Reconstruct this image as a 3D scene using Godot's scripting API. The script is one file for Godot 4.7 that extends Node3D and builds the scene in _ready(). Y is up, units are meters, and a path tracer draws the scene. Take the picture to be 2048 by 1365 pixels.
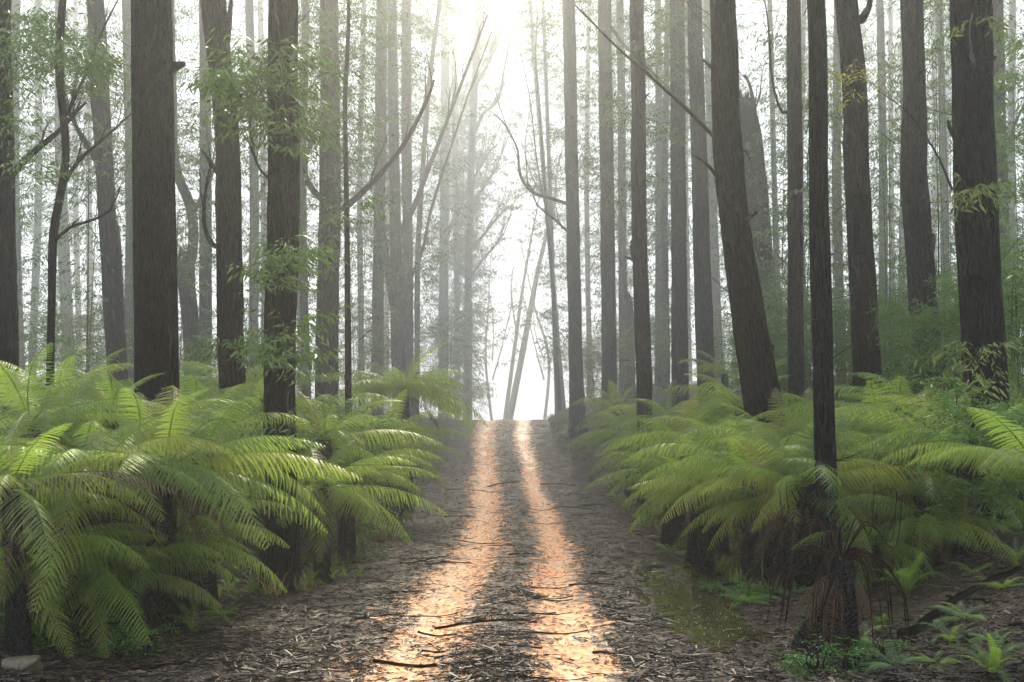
extends Node3D
# A gravel track through misty burnt eucalypt forest lined with tree ferns.

const F := 1991.0            # focal length in photograph pixels
const CX := 1024.0
const CY := 682.5
const CAM := Vector3(0, 4.6, 0)

var rng := RandomNumberGenerator.new()
var nz := FastNoiseLite.new()
var nz2 := FastNoiseLite.new()
var taken := {}
var M := {}

# ------------------------------------------------------------------ mesh helper
class MB:
	var v := PackedVector3Array()
	var n := PackedVector3Array()
	var uv := PackedVector2Array()
	var c := PackedColorArray()
	var i := PackedInt32Array()
	func tri(a: Vector3, b: Vector3, d: Vector3) -> void:
		var k := v.size()
		v.append(a); v.append(b); v.append(d)
		i.append(k); i.append(k + 1); i.append(k + 2)
	func mesh() -> ArrayMesh:
		var a := []
		a.resize(Mesh.ARRAY_MAX)
		a[Mesh.ARRAY_VERTEX] = v
		if n.size() == v.size(): a[Mesh.ARRAY_NORMAL] = n
		if uv.size() == v.size(): a[Mesh.ARRAY_TEX_UV] = uv
		if c.size() == v.size(): a[Mesh.ARRAY_COLOR] = c
		a[Mesh.ARRAY_INDEX] = i
		var m := ArrayMesh.new()
		if v.size() > 0: m.add_surface_from_arrays(Mesh.PRIMITIVE_TRIANGLES, a)
		return m

func tube(mb: MB, pts: Array, rads: Array, segs: int, wob := 0.0, vs := 0.4, us := 0.0, off := 0.0) -> void:
	# a round tapered limb; wob makes its section uneven
	var k0 := mb.v.size()
	var len := 0.0
	var fx := Vector3.ZERO
	var nr := pts.size()
	for r in nr:
		var p: Vector3 = pts[r]
		var t: Vector3 = (pts[mini(r + 1, nr - 1)] - pts[maxi(r - 1, 0)]).normalized()
		if r == 0:
			fx = Vector3(0, 0, 1).cross(t) if absf(t.z) < 0.8 else Vector3(0, 1, 0).cross(t)
		fx = (fx - t * fx.dot(t)).normalized()
		var fz := t.cross(fx)
		if r > 0: len += p.distance_to(pts[r - 1])
		for s in segs + 1:
			var a := TAU * s / segs
			var d := fx * cos(a) + fz * sin(a)
			var rr: float = rads[r]
			if wob > 0.0:
				var sa := s % segs
				var aa := TAU * sa / segs
				rr *= 1.0 + wob * (nz.get_noise_3d(cos(aa) * 1.6 + off, len * 0.8, sin(aa) * 1.6) * 1.6 + nz2.get_noise_3d(cos(aa) * 9.0 + off, len * 1.1, sin(aa) * 9.0) * 1.3)
			mb.v.append(p + d * rr)
			mb.n.append(d)
			mb.uv.append(Vector2(us * s / segs + off, len * vs + off * 0.37))
	for r in nr - 1:
		for s in segs:
			var a := k0 + r * (segs + 1) + s
			var b := a + 1
			var d := a + segs + 1
			mb.i.append_array([a, b, d, b, d + 1, d])

func smooth(pts: Array, rads: Array, step: float) -> Array:
	var op := []
	var orr := []
	for k in pts.size() - 1:
		var p0: Vector3 = pts[maxi(k - 1, 0)]
		var p1: Vector3 = pts[k]
		var p2: Vector3 = pts[k + 1]
		var p3: Vector3 = pts[mini(k + 2, pts.size() - 1)]
		var cnt := maxi(1, int(ceil(p1.distance_to(p2) / step)))
		for j in cnt:
			var t := float(j) / cnt
			op.append(p1.cubic_interpolate(p2, p0, p3, t))
			orr.append(lerpf(rads[k], rads[k + 1], t))
	op.append(pts[-1]); orr.append(rads[-1])
	return [op, orr]

# ------------------------------------------------------------------ nodes
func numbered(called: String) -> String:
	if not taken.has(called):
		taken[called] = 0
		return called
	taken[called] += 1
	return "%s_%03d" % [called, taken[called]]

func thing(called: String, label: String, category: String, at: Vector3, group := "") -> Node3D:
	var o := Node3D.new()
	o.name = numbered(called)
	add_child(o)
	o.position = at
	o.set_meta("label", label)
	o.set_meta("category", category)
	if group: o.set_meta("group", group)
	return o

func part(called: String, mesh: Mesh, m: Material, parent: Node) -> MeshInstance3D:
	var o := MeshInstance3D.new()
	o.name = called
	o.mesh = mesh
	o.material_override = m
	parent.add_child(o, true)
	return o

func multi(called: String, mesh: Mesh, m: Material, parent: Node, tr: Array, col: Array) -> MultiMeshInstance3D:
	var mm := MultiMesh.new()
	mm.transform_format = MultiMesh.TRANSFORM_3D
	mm.use_colors = true
	mm.mesh = mesh
	mm.instance_count = tr.size()
	for k in tr.size():
		mm.set_instance_transform(k, tr[k])
		mm.set_instance_color(k, col[k])
	var o := MultiMeshInstance3D.new()
	o.name = called
	o.multimesh = mm
	o.material_override = m
	o.set_meta("kind", "stuff")
	parent.add_child(o, true)
	return o

# ------------------------------------------------------------------ where things stand
func P(px: float, py: float, Z: float) -> Vector3:
	return CAM + Vector3((px - CX) / F, -(py - CY) / F, -1.0) * Z

const PROF := [[-12.0, 3.2], [-4.0, 2.75], [4.0, 2.15], [9.1, 1.64], [11.9, 1.34], [15.5, 0.94], [19.4, 0.56], [25.0, 0.17], [31.0, 0.06], [36.0, 0.38], [40.0, 0.84], [43.0, 1.07], [46.0, 0.95], [54.0, 0.1], [70.0, -1.6], [100.0, -3.5], [160.0, -5.0], [220.0, -5.0]]
const MIDL := [[-12.0, -0.2], [4.0, -0.2], [9.1, -0.16], [11.9, -0.12], [19.4, 0.06], [31.4, -0.05], [40.3, -0.35], [46.0, -0.3], [70.0, 0.5], [220.0, 3.0]]

func along(tab: Array, z: float) -> float:
	var k := 0
	while k < tab.size() - 2 and tab[k + 1][0] < z: k += 1
	var a: Array = tab[k]
	var b: Array = tab[k + 1]
	var p: Array = tab[maxi(k - 1, 0)]
	var q: Array = tab[mini(k + 2, tab.size() - 1)]
	var t := clampf((z - a[0]) / (b[0] - a[0]), 0.0, 1.0)
	var h: float = b[0] - a[0]
	var ma: float = (b[1] - p[1]) / maxf(b[0] - p[0], 0.01) * h
	var mb: float = (q[1] - a[1]) / maxf(q[0] - a[0], 0.01) * h
	var t2 := t * t
	var t3 := t2 * t
	return (2 * t3 - 3 * t2 + 1) * a[1] + (t3 - 2 * t2 + t) * ma + (-2 * t3 + 3 * t2) * b[1] + (t3 - t2) * mb

const POND := Vector3(2.28, 1.25, 12.3)   # puddle: centre x, level, distance
func pond_in(x: float, Z: float) -> float:
	var cx := POND.x + (Z - POND.z) * -0.02
	var dx := (x - cx) / 0.58
	var dz := (Z - POND.z) / 2.1
	return sqrt(dx * dx + dz * dz) + nz.get_noise_2d(x * 6.0 + 40.0, Z * 3.0) * 0.55

func ground(x: float, Z: float, fine := true) -> float:
	var mid := along(MIDL, Z)
	var u := x - mid
	var y := along(PROF, Z)
	var rs := lerpf(4.4, 1.9, smoothstep(16.0, 40.0, Z))      # where the bank starts on the puddle side
	var bank_r := 1.35 * (1.0 - exp(-maxf(0.0, u - rs) / 3.0)) * lerpf(1.0, 1.35, smoothstep(20.0, 42.0, Z))
	var bank_l := 0.75 * (1.0 - exp(-maxf(0.0, -u - 3.6) / 4.0))
	y += bank_r + bank_l
	y += lerpf(0.0, -0.9, smoothstep(44.0, 60.0, Z)) * -1.0 * smoothstep(3.0, 9.0, absf(u))
	if absf(u) > 2.2: y += nz.get_noise_2d(x * 0.45, Z * 0.45) * 0.16 * smoothstep(2.2, 4.0, absf(u))
	# wheel ruts
	var tl := exp(-pow((absf(u) - 0.75) / 0.3, 2.0))
	y -= 0.045 * tl
	y += 0.03 * exp(-pow(u / 0.35, 2.0))
	var pd := pond_in(x, Z)
	if pd < 1.7:
		var w := 1.0 - smoothstep(0.85, 1.7, pd)
		var target := POND.y + lerpf(-0.07, 0.035, smoothstep(0.75, 1.08, pd))
		y = lerpf(y, target, w)
	if fine:
		y += nz2.get_noise_2d(x * 2.2, Z * 2.2) * (0.035 if absf(u) > 1.2 else 0.016)
		y += nz2.get_noise_2d(x * 7.0 + 9.0, Z * 7.0) * (0.02 if absf(u) > 1.2 else 0.007)
	return y

func on_ground(px: float, py: float) -> Vector3:
	var Z := 5.0
	while Z < 120.0:
		var p := P(px, py, Z)
		if p.y <= ground(p.x, Z): return Vector3(p.x, ground(p.x, Z), -Z)
		Z += 0.04
	return P(px, py, 60.0)

func stand(px: float, Z: float) -> Vector3:
	var x := (px - CX) / F * Z
	return Vector3(x, ground(x, Z), -Z)

# ------------------------------------------------------------------ textures and materials
func lin(r: float, g: float, b: float) -> Color:
	return Color(r, g, b).linear_to_srgb()

func noise_img(w: int, h: int, freq: float, sd: int, kind := FastNoiseLite.TYPE_SIMPLEX_SMOOTH, oct := 4) -> Image:
	var f := FastNoiseLite.new()
	f.seed = sd
	f.noise_type = kind
	f.frequency = freq
	f.fractal_octaves = oct
	return f.get_seamless_image(w, h)

func ramp_tex(img: Image, cols: Array) -> ImageTexture:
	# colour ramp over a grey image; cols are linear colours
	var lut := []
	for k in 256:
		var t := k / 255.0 * (cols.size() - 1)
		var a := int(floor(t))
		var b := mini(a + 1, cols.size() - 1)
		lut.append((cols[a] as Color).lerp(cols[b], t - a).linear_to_srgb())
	var w := img.get_width()
	var h := img.get_height()
	var out := Image.create(w, h, false, Image.FORMAT_RGB8)
	for y in h:
		for x in w:
			out.set_pixel(x, y, lut[int(img.get_pixel(x, y).r * 255.0)])
	return ImageTexture.create_from_image(out)

func bark_tex(img: Image, patch: Image, fleck: Image, cols: Array) -> ImageTexture:
	# fibrous bark with rusty scars and grey lichen flecks
	var w := img.get_width()
	var h := img.get_height()
	var out := Image.create(w, h, false, Image.FORMAT_RGB8)
	for y in h:
		for x in w:
			var t := img.get_pixel(x, y).r * (cols.size() - 1)
			var a := mini(int(floor(t)), cols.size() - 2)
			var c := (cols[a] as Color).lerp(cols[a + 1], t - a)
			var p := patch.get_pixel(x, y).r
			var f := fleck.get_pixel(x, y).r
			if p > 0.86: c = c.lerp(Color(0.10, 0.05, 0.028), minf(0.7, (p - 0.80) * 6.0) * f)
			elif p < 0.30 and f > 0.55: c = c.lerp(Color(0.13, 0.14, 0.13), minf(0.7, (0.30 - p) * 5.0))
			out.set_pixel(x, y, c.linear_to_srgb())
	return ImageTexture.create_from_image(out)

func mat(rough: float, col := Color.WHITE) -> StandardMaterial3D:
	var m := StandardMaterial3D.new()
	m.albedo_color = col
	m.roughness = rough
	return m

func leaf_mat(col: Color, back: Color, rough := 0.42) -> StandardMaterial3D:
	var m := mat(rough, col)
	m.cull_mode = BaseMaterial3D.CULL_DISABLED
	m.metallic_specular = 0.3
	m.backlight_enabled = true
	m.backlight = back
	return m

func make_materials() -> void:
	# bark: long fibrous fissures, charred black below, browner on some trees
	var bark := noise_img(256, 512, 0.018, 5, FastNoiseLite.TYPE_SIMPLEX, 5)
	var bt := ImageTexture.create_from_image(bark)
	var patch := noise_img(256, 512, 0.012, 77, FastNoiseLite.TYPE_SIMPLEX_SMOOTH, 3)
	var fleck := noise_img(256, 512, 0.06, 78, FastNoiseLite.TYPE_SIMPLEX, 3)
	var sets := {
		"bark_black": [Color(0.0045, 0.0058, 0.006), Color(0.010, 0.0125, 0.0128), Color(0.021, 0.026, 0.0265), Color(0.065, 0.075, 0.075)],
		"bark_red": [Color(0.03, 0.018, 0.012), Color(0.085, 0.045, 0.028), Color(0.15, 0.08, 0.05), Color(0.22, 0.15, 0.11)],
	}
	for k in sets:
		var m := mat(0.62)
		m.albedo_texture = bark_tex(bark, patch, fleck, sets[k])
		m.uv1_scale = Vector3(1, 1, 1)
		m.heightmap_enabled = true
		m.heightmap_texture = bt
		m.heightmap_scale = 5.0
		m.metallic_specular = 0.4
		M[k] = m
	var fib := noise_img(256, 256, 0.05, 8, FastNoiseLite.TYPE_SIMPLEX, 4)
	var m2 := mat(0.85)
	m2.albedo_texture = ramp_tex(fib, [Color(0.006, 0.004, 0.003), Color(0.02, 0.013, 0.009), Color(0.05, 0.03, 0.018)])
	m2.heightmap_enabled = true
	m2.heightmap_texture = ImageTexture.create_from_image(fib)
	m2.heightmap_scale = 3.0
	M["fern_trunk"] = m2
	M["twig"] = mat(0.6, lin(0.045, 0.040, 0.034))
	M["twig_pale"] = mat(0.6, lin(0.24, 0.22, 0.19))
	M["stick"] = mat(0.45, lin(0.05, 0.032, 0.022))
	M["stick_pale"] = mat(0.5, lin(0.22, 0.15, 0.10))
	M["stick_orange"] = mat(0.5, lin(0.26, 0.11, 0.04))
	M["stalk_red"] = mat(0.5, lin(0.10, 0.028, 0.014))
	# ferns
	var back := Color(0.60, 0.70, 0.26)
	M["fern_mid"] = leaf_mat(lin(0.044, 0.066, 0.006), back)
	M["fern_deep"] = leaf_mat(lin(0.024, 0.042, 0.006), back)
	M["fern_light"] = leaf_mat(lin(0.080, 0.100, 0.007), back)
	M["fern_yellow"] = leaf_mat(lin(0.22, 0.26, 0.012), back)
	M["fern_olive"] = leaf_mat(lin(0.060, 0.058, 0.008), back)
	M["fern_yellowing"] = leaf_mat(lin(0.13, 0.105, 0.012), back)
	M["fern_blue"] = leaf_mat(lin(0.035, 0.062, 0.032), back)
	M["fern_dead"] = leaf_mat(lin(0.042, 0.023, 0.012), Color(0.16, 0.11, 0.06), 0.7)
	M["blechnum"] = leaf_mat(lin(0.022, 0.052, 0.007), back)
	M["rachis"] = mat(0.5, lin(0.05, 0.045, 0.02))
	var lm := leaf_mat(Color.WHITE, Color(0.72, 0.8, 0.45), 0.35)
	lm.vertex_color_use_as_albedo = true
	M["leaf"] = lm
	var litter := mat(0.55)
	litter.metallic_specular = 0.38
	litter.vertex_color_use_as_albedo = true
	litter.cull_mode = BaseMaterial3D.CULL_DISABLED
	M["litter"] = litter
	var rock := mat(0.55)
	rock.albedo_texture = ramp_tex(noise_img(128, 128, 0.03, 3), [Color(0.015, 0.022, 0.007), Color(0.045, 0.032, 0.016), Color(0.12, 0.07, 0.038)])
	rock.uv1_triplanar = true
	rock.uv1_scale = Vector3(5, 5, 5)
	M["rock"] = rock
	# forest floor: dark wet humus and litter
	var gi := noise_img(512, 512, 0.035, 21, FastNoiseLite.TYPE_SIMPLEX, 5)
	var gm := mat(0.75)
	gm.metallic_specular = 0.3
	gm.albedo_texture = ramp_tex(gi, [Color(0.008, 0.005, 0.003), Color(0.024, 0.014, 0.008), Color(0.045, 0.028, 0.016), Color(0.09, 0.055, 0.03)])
	gm.uv1_triplanar = true
	gm.uv1_world_triplanar = true
	gm.uv1_scale = Vector3(0.5, 0.5, 0.5)
	gm.heightmap_enabled = true
	gm.heightmap_texture = ImageTexture.create_from_image(gi)
	gm.heightmap_scale = 4.0
	M["floor"] = gm
	var w := mat(0.02, lin(0.026, 0.021, 0.008))
	M["water"] = w

const RW := 2.6          # half width of the road sheet
const RZ0 := 4.0
const RZ1 := 60.0
func road_material() -> StandardMaterial3D:
	# orange clay in the wheel tracks, dark wet litter and gravel between and beside them
	var w := 512
	var h := 2048
	var n_big := noise_img(256, 256, 0.02, 31)
	var n_fine := noise_img(512, 512, 0.09, 32, FastNoiseLite.TYPE_SIMPLEX, 3)
	var n_streak := noise_img(256, 512, 0.05, 33, FastNoiseLite.TYPE_SIMPLEX, 4)
	var big := n_big.get_data()
	var fine := n_fine.get_data()
	var streak := n_streak.get_data()
	var rgb := PackedByteArray()
	rgb.resize(w * h * 3)
	var rgh := PackedByteArray()
	rgh.resize(w * h)
	var hgt := PackedByteArray()
	hgt.resize(w * h)
	var lut := PackedByteArray()      # linear 0..1 in 1024 steps to sRGB
	lut.resize(1025)
	for k in 1025:
		var l := k / 1024.0
		lut[k] = int(255.0 * (12.92 * l if l < 0.0031308 else 1.055 * pow(l, 1.0 / 2.4) - 0.055))
	var kk := 0
	for y in h:
		var Z := RZ0 + (RZ1 - RZ0) * y / h
		var mid := 0.10 * sin(Z * 0.55) * sin(Z * 0.23 + 1.0)
		var spread := lerpf(0.36, 0.29, smoothstep(8.0, 30.0, Z))
		for x in w:
			var u := -RW + 2.0 * RW * x / w
			var b := big[(y & 255) * 256 + ((x + (y >> 8) * 37) & 255)] / 255.0
			var f := fine[(y & 511) * 512 + (x & 511)] / 255.0
			var s := streak[((y * 2) & 511) * 256 + ((x >> 1) & 255)] / 255.0
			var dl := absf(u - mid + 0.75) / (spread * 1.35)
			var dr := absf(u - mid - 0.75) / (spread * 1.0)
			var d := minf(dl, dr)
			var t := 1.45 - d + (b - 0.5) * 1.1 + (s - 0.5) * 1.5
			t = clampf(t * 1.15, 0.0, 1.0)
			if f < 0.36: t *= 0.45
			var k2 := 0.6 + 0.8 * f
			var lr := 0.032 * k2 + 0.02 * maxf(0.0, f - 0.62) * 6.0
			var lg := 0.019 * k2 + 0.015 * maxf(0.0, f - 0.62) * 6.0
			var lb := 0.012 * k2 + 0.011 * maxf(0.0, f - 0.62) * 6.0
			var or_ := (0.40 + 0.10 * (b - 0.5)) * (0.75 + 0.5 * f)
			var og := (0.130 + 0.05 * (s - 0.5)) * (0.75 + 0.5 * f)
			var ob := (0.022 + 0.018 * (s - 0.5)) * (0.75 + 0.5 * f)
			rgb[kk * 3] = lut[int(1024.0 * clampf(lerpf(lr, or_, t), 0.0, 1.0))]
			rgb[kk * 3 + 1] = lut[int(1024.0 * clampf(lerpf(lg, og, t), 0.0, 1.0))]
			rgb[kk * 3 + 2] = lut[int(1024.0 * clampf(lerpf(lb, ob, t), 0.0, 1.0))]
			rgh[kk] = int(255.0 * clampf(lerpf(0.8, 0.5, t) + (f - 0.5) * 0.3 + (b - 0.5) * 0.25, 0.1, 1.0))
			hgt[kk] = int(255.0 * clampf(f * 0.6 + s * 0.4, 0.0, 1.0))
			kk += 1
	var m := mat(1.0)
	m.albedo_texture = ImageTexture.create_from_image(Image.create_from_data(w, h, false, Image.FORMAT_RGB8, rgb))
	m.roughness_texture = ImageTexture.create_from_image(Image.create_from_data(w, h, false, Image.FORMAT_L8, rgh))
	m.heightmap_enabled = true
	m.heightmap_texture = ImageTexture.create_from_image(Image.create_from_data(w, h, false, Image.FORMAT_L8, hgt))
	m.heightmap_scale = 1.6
	m.texture_repeat = false
	m.metallic_specular = 0.38
	return m

# ------------------------------------------------------------------ the ground
func build_ground() -> void:
	var us := []
	var u := -46.0
	while u < 46.0:
		us.append(u)
		var a := absf(u)
		var st := 0.1 if a < 6.0 else (0.3 if a < 12.0 else 1.4)
		if u < 0.0 and u + st > -RW and u < -RW: st = -RW - u
		elif u < RW and u + st > RW: st = RW - u
		u += maxf(st, 0.02)
	us.append(46.0)
	var zs := []
	var Z := -10.0
	while Z < 76.0:
		zs.append(Z)
		Z += 0.6 if Z < 5.0 else (0.1 if Z < 16.0 else (0.18 if Z < 46.0 else 2.0))
	zs.append(76.0)
	var fl := MB.new()
	var rd := MB.new()
	var nu := us.size()
	for k in zs.size():
		var z: float = zs[k]
		var mid := along(MIDL, z)
		for j in nu:
			var x: float = mid + us[j]
			var p := Vector3(x, ground(x, z), -z)
			fl.v.append(p)
	var nz_ := zs.size()
	for k in nz_:
		for j in nu:
			var dx: Vector3 = fl.v[k * nu + mini(j + 1, nu - 1)] - fl.v[k * nu + maxi(j - 1, 0)]
			var dz: Vector3 = fl.v[mini(k + 1, nz_ - 1) * nu + j] - fl.v[maxi(k - 1, 0) * nu + j]
			fl.n.append(dx.cross(dz).normalized())
	rd.v = fl.v; rd.n = fl.n
	for k in zs.size():
		for j in nu:
			rd.uv.append(Vector2((us[j] + RW) / (2 * RW), (zs[k] - RZ0) / (RZ1 - RZ0)))
	for k in zs.size() - 1:
		for j in nu - 1:
			var a := k * nu + j
			var c: float = (us[j] + us[j + 1]) * 0.5
			var q := [a, a + nu, a + 1, a + 1, a + nu, a + nu + 1]
			if absf(c) < RW and zs[k] >= RZ0 and zs[k + 1] <= RZ1: rd.i.append_array(q)
			else: fl.i.append_array(q)
	part("forest_floor", fl.mesh(), M["floor"], self).set_meta("kind", "structure")
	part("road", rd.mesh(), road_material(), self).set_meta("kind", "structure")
	# puddle
	var pm := MB.new()
	var rings := []
	for k in 60:
		rings.append([rng.randf_range(1.2, 3.4), rng.randf_range(9.6, 15.0), rng.randf_range(0.02, 0.07)])
	var nx := 60
	var nzz := 130
	for k in nzz + 1:
		for j in nx + 1:
			var x := POND.x - 1.3 + 2.6 * j / nx
			var z := POND.z - 3.2 + 6.4 * k / nzz
			var y := POND.y
			for r in rings:
				var d := Vector2(x - r[0], z - r[1]).length()
				if d < r[2] * 1.6: y += 0.004 * cos((d / r[2]) * PI * 2.0) * (1.0 - d / (r[2] * 1.6))
			pm.v.append(Vector3(x, y, -z))
	for k in nzz:
		for j in nx:
			var a := k * (nx + 1) + j
			var b := a + nx + 1
			var vv := pm.v[a]
			if pond_in(vv.x, -vv.z) < 1.2: pm.i.append_array([a, b, a + 1, a + 1, b, b + 1])
	var st2 := SurfaceTool.new()
	st2.create_from(pm.mesh(), 0)
	st2.generate_normals()
	part("puddle_water", st2.commit(), M["water"], self).set_meta("kind", "structure")
	var drop := SphereMesh.new()
	drop.radius = 0.006
	drop.height = 0.011
	drop.radial_segments = 6
	drop.rings = 4
	var dt := []
	var dc := []
	while dt.size() < 90:
		var x := POND.x + rng.randf_range(-1, 1)
		var z := POND.z + rng.randf_range(-2.6, 2.6)
		if pond_in(x, z) > 0.95: continue
		dt.append(Transform3D(Basis().scaled(Vector3.ONE * rng.randf_range(0.4, 0.9)), Vector3(x, POND.y + 0.004, -z)))
		dc.append(Color(0.55, 0.55, 0.5))
	var dr := multi("raindrop_splash", drop, M["litter"], self, dt, dc)
	dr.set_meta("label", "tiny raindrop splashes sparkling on the olive puddle")
	dr.set_meta("category", "splash")

# ------------------------------------------------------------------ leaves and sprays
func blade(mb: MB, p: Vector3, d: Vector3, side: Vector3, len: float, wid: float, droop := 0.0) -> void:
	# a lance-shaped leaf, folded a little along its middle
	var up := side.cross(d).normalized()
	var q := p + d * len * 0.45 + up * wid * 0.15
	var t := p + d * len - Vector3(0, droop * len, 0)
	mb.tri(p, q + side * wid * 0.5, t)
	mb.tri(p, t, q - side * wid * 0.5)

func make_spray(sd: int, nl: int, length: float, leaf_l: float, leaf_w: float, hang: float) -> ArrayMesh:
	var r := RandomNumberGenerator.new()
	r.seed = sd
	var mb := MB.new()
	var stems := 3
	for s in stems:
		var a := (s - 1) * 0.7 + r.randf_range(-0.2, 0.2)
		var dir := Vector3(cos(a), r.randf_range(0.0, 0.5), sin(a)).normalized()
		var p := Vector3.ZERO
		var l := length * r.randf_range(0.7, 1.1)
		var n := nl / stems
		for k in n:
			var t := float(k + 1) / n
			var q := p + dir * l / n
			dir = (dir + Vector3(0, -0.10 * hang, 0) + Vector3(r.randf_range(-1, 1), r.randf_range(-1, 1), r.randf_range(-1, 1)) * 0.12).normalized()
			var sd2 := dir.cross(Vector3(0, 1, 0)).normalized() * 0.0025
			mb.tri(p - sd2, p + sd2, q)
			var lr := (sd2 * 400.0 * (1.0 if k % 2 == 0 else -1.0) + dir * 0.7).normalized()
			var ld := (lr + Vector3(r.randf_range(-0.4, 0.4), -hang * r.randf_range(0.4, 1.4), r.randf_range(-0.4, 0.4))).normalized()
			var side := ld.cross(Vector3(r.randf_range(-1, 1), r.randf_range(-0.3, 1), r.randf_range(-1, 1))).normalized()
			blade(mb, q, ld, side, leaf_l * r.randf_range(0.7, 1.25), leaf_w * r.randf_range(0.8, 1.2), 0.08)
			p = q
	return mb.mesh()

var sprays := []
var shrub_sprays := []
var herb_sprays := []

func green(kind := 0) -> Color:
	var b := rng.randf_range(0.7, 1.35)
	match kind:
		0: return Color(0.070 * b, 0.110 * b, 0.024 * b)      # eucalypt
		1: return Color(0.065 * b, 0.120 * b, 0.022 * b)      # shrub
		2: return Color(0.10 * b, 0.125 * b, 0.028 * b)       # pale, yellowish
		3: return Color(0.035 * b, 0.09 * b, 0.012 * b)       # herb
	return Color(0.28 * b, 0.24 * b, 0.03 * b)

func spray_at(tr: Array, col: Array, p: Vector3, dir_yaw: float, sc: float, kind: int) -> void:
	var b := Basis.from_euler(Vector3(rng.randf_range(-0.4, 0.4), dir_yaw, rng.randf_range(-0.7, 0.5))).scaled(Vector3.ONE * sc)
	tr.append(Transform3D(b, p))
	col.append(green(kind))

func limb(mb: MB, tips: Array, p: Vector3, dir: Vector3, len: float, rad: float, depth: int, up: float, segs := 5) -> void:
	var n := 7
	var pts := [p]
	var rads := [rad]
	var d := dir.normalized()
	for k in n:
		d = (d + Vector3(rng.randf_range(-1, 1), rng.randf_range(-1, 1), rng.randf_range(-1, 1)) * 0.16 + Vector3(0, up, 0)).normalized()
		pts.append(pts[-1] + d * len / n)
		rads.append(rad * lerpf(1.0, 0.22, float(k + 1) / n))
	tube(mb, pts, rads, maxi(3, segs), 0.0, 0.4, 1.0)
	tips.append(pts[-1])
	if depth > 0:
		for k in range(2, n + 1):
			if rng.randf() < 0.75:
				var side := Vector3(rng.randf_range(-1, 1), rng.randf_range(-0.2, 0.7), rng.randf_range(-1, 1))
				var pv: Vector3 = pts[k] - pts[k - 1]
				limb(mb, tips, pts[k], pv.normalized() + side * 0.75, len * rng.randf_range(0.3, 0.5), rads[k] * 0.6, depth - 1, up, segs - 1)

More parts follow.
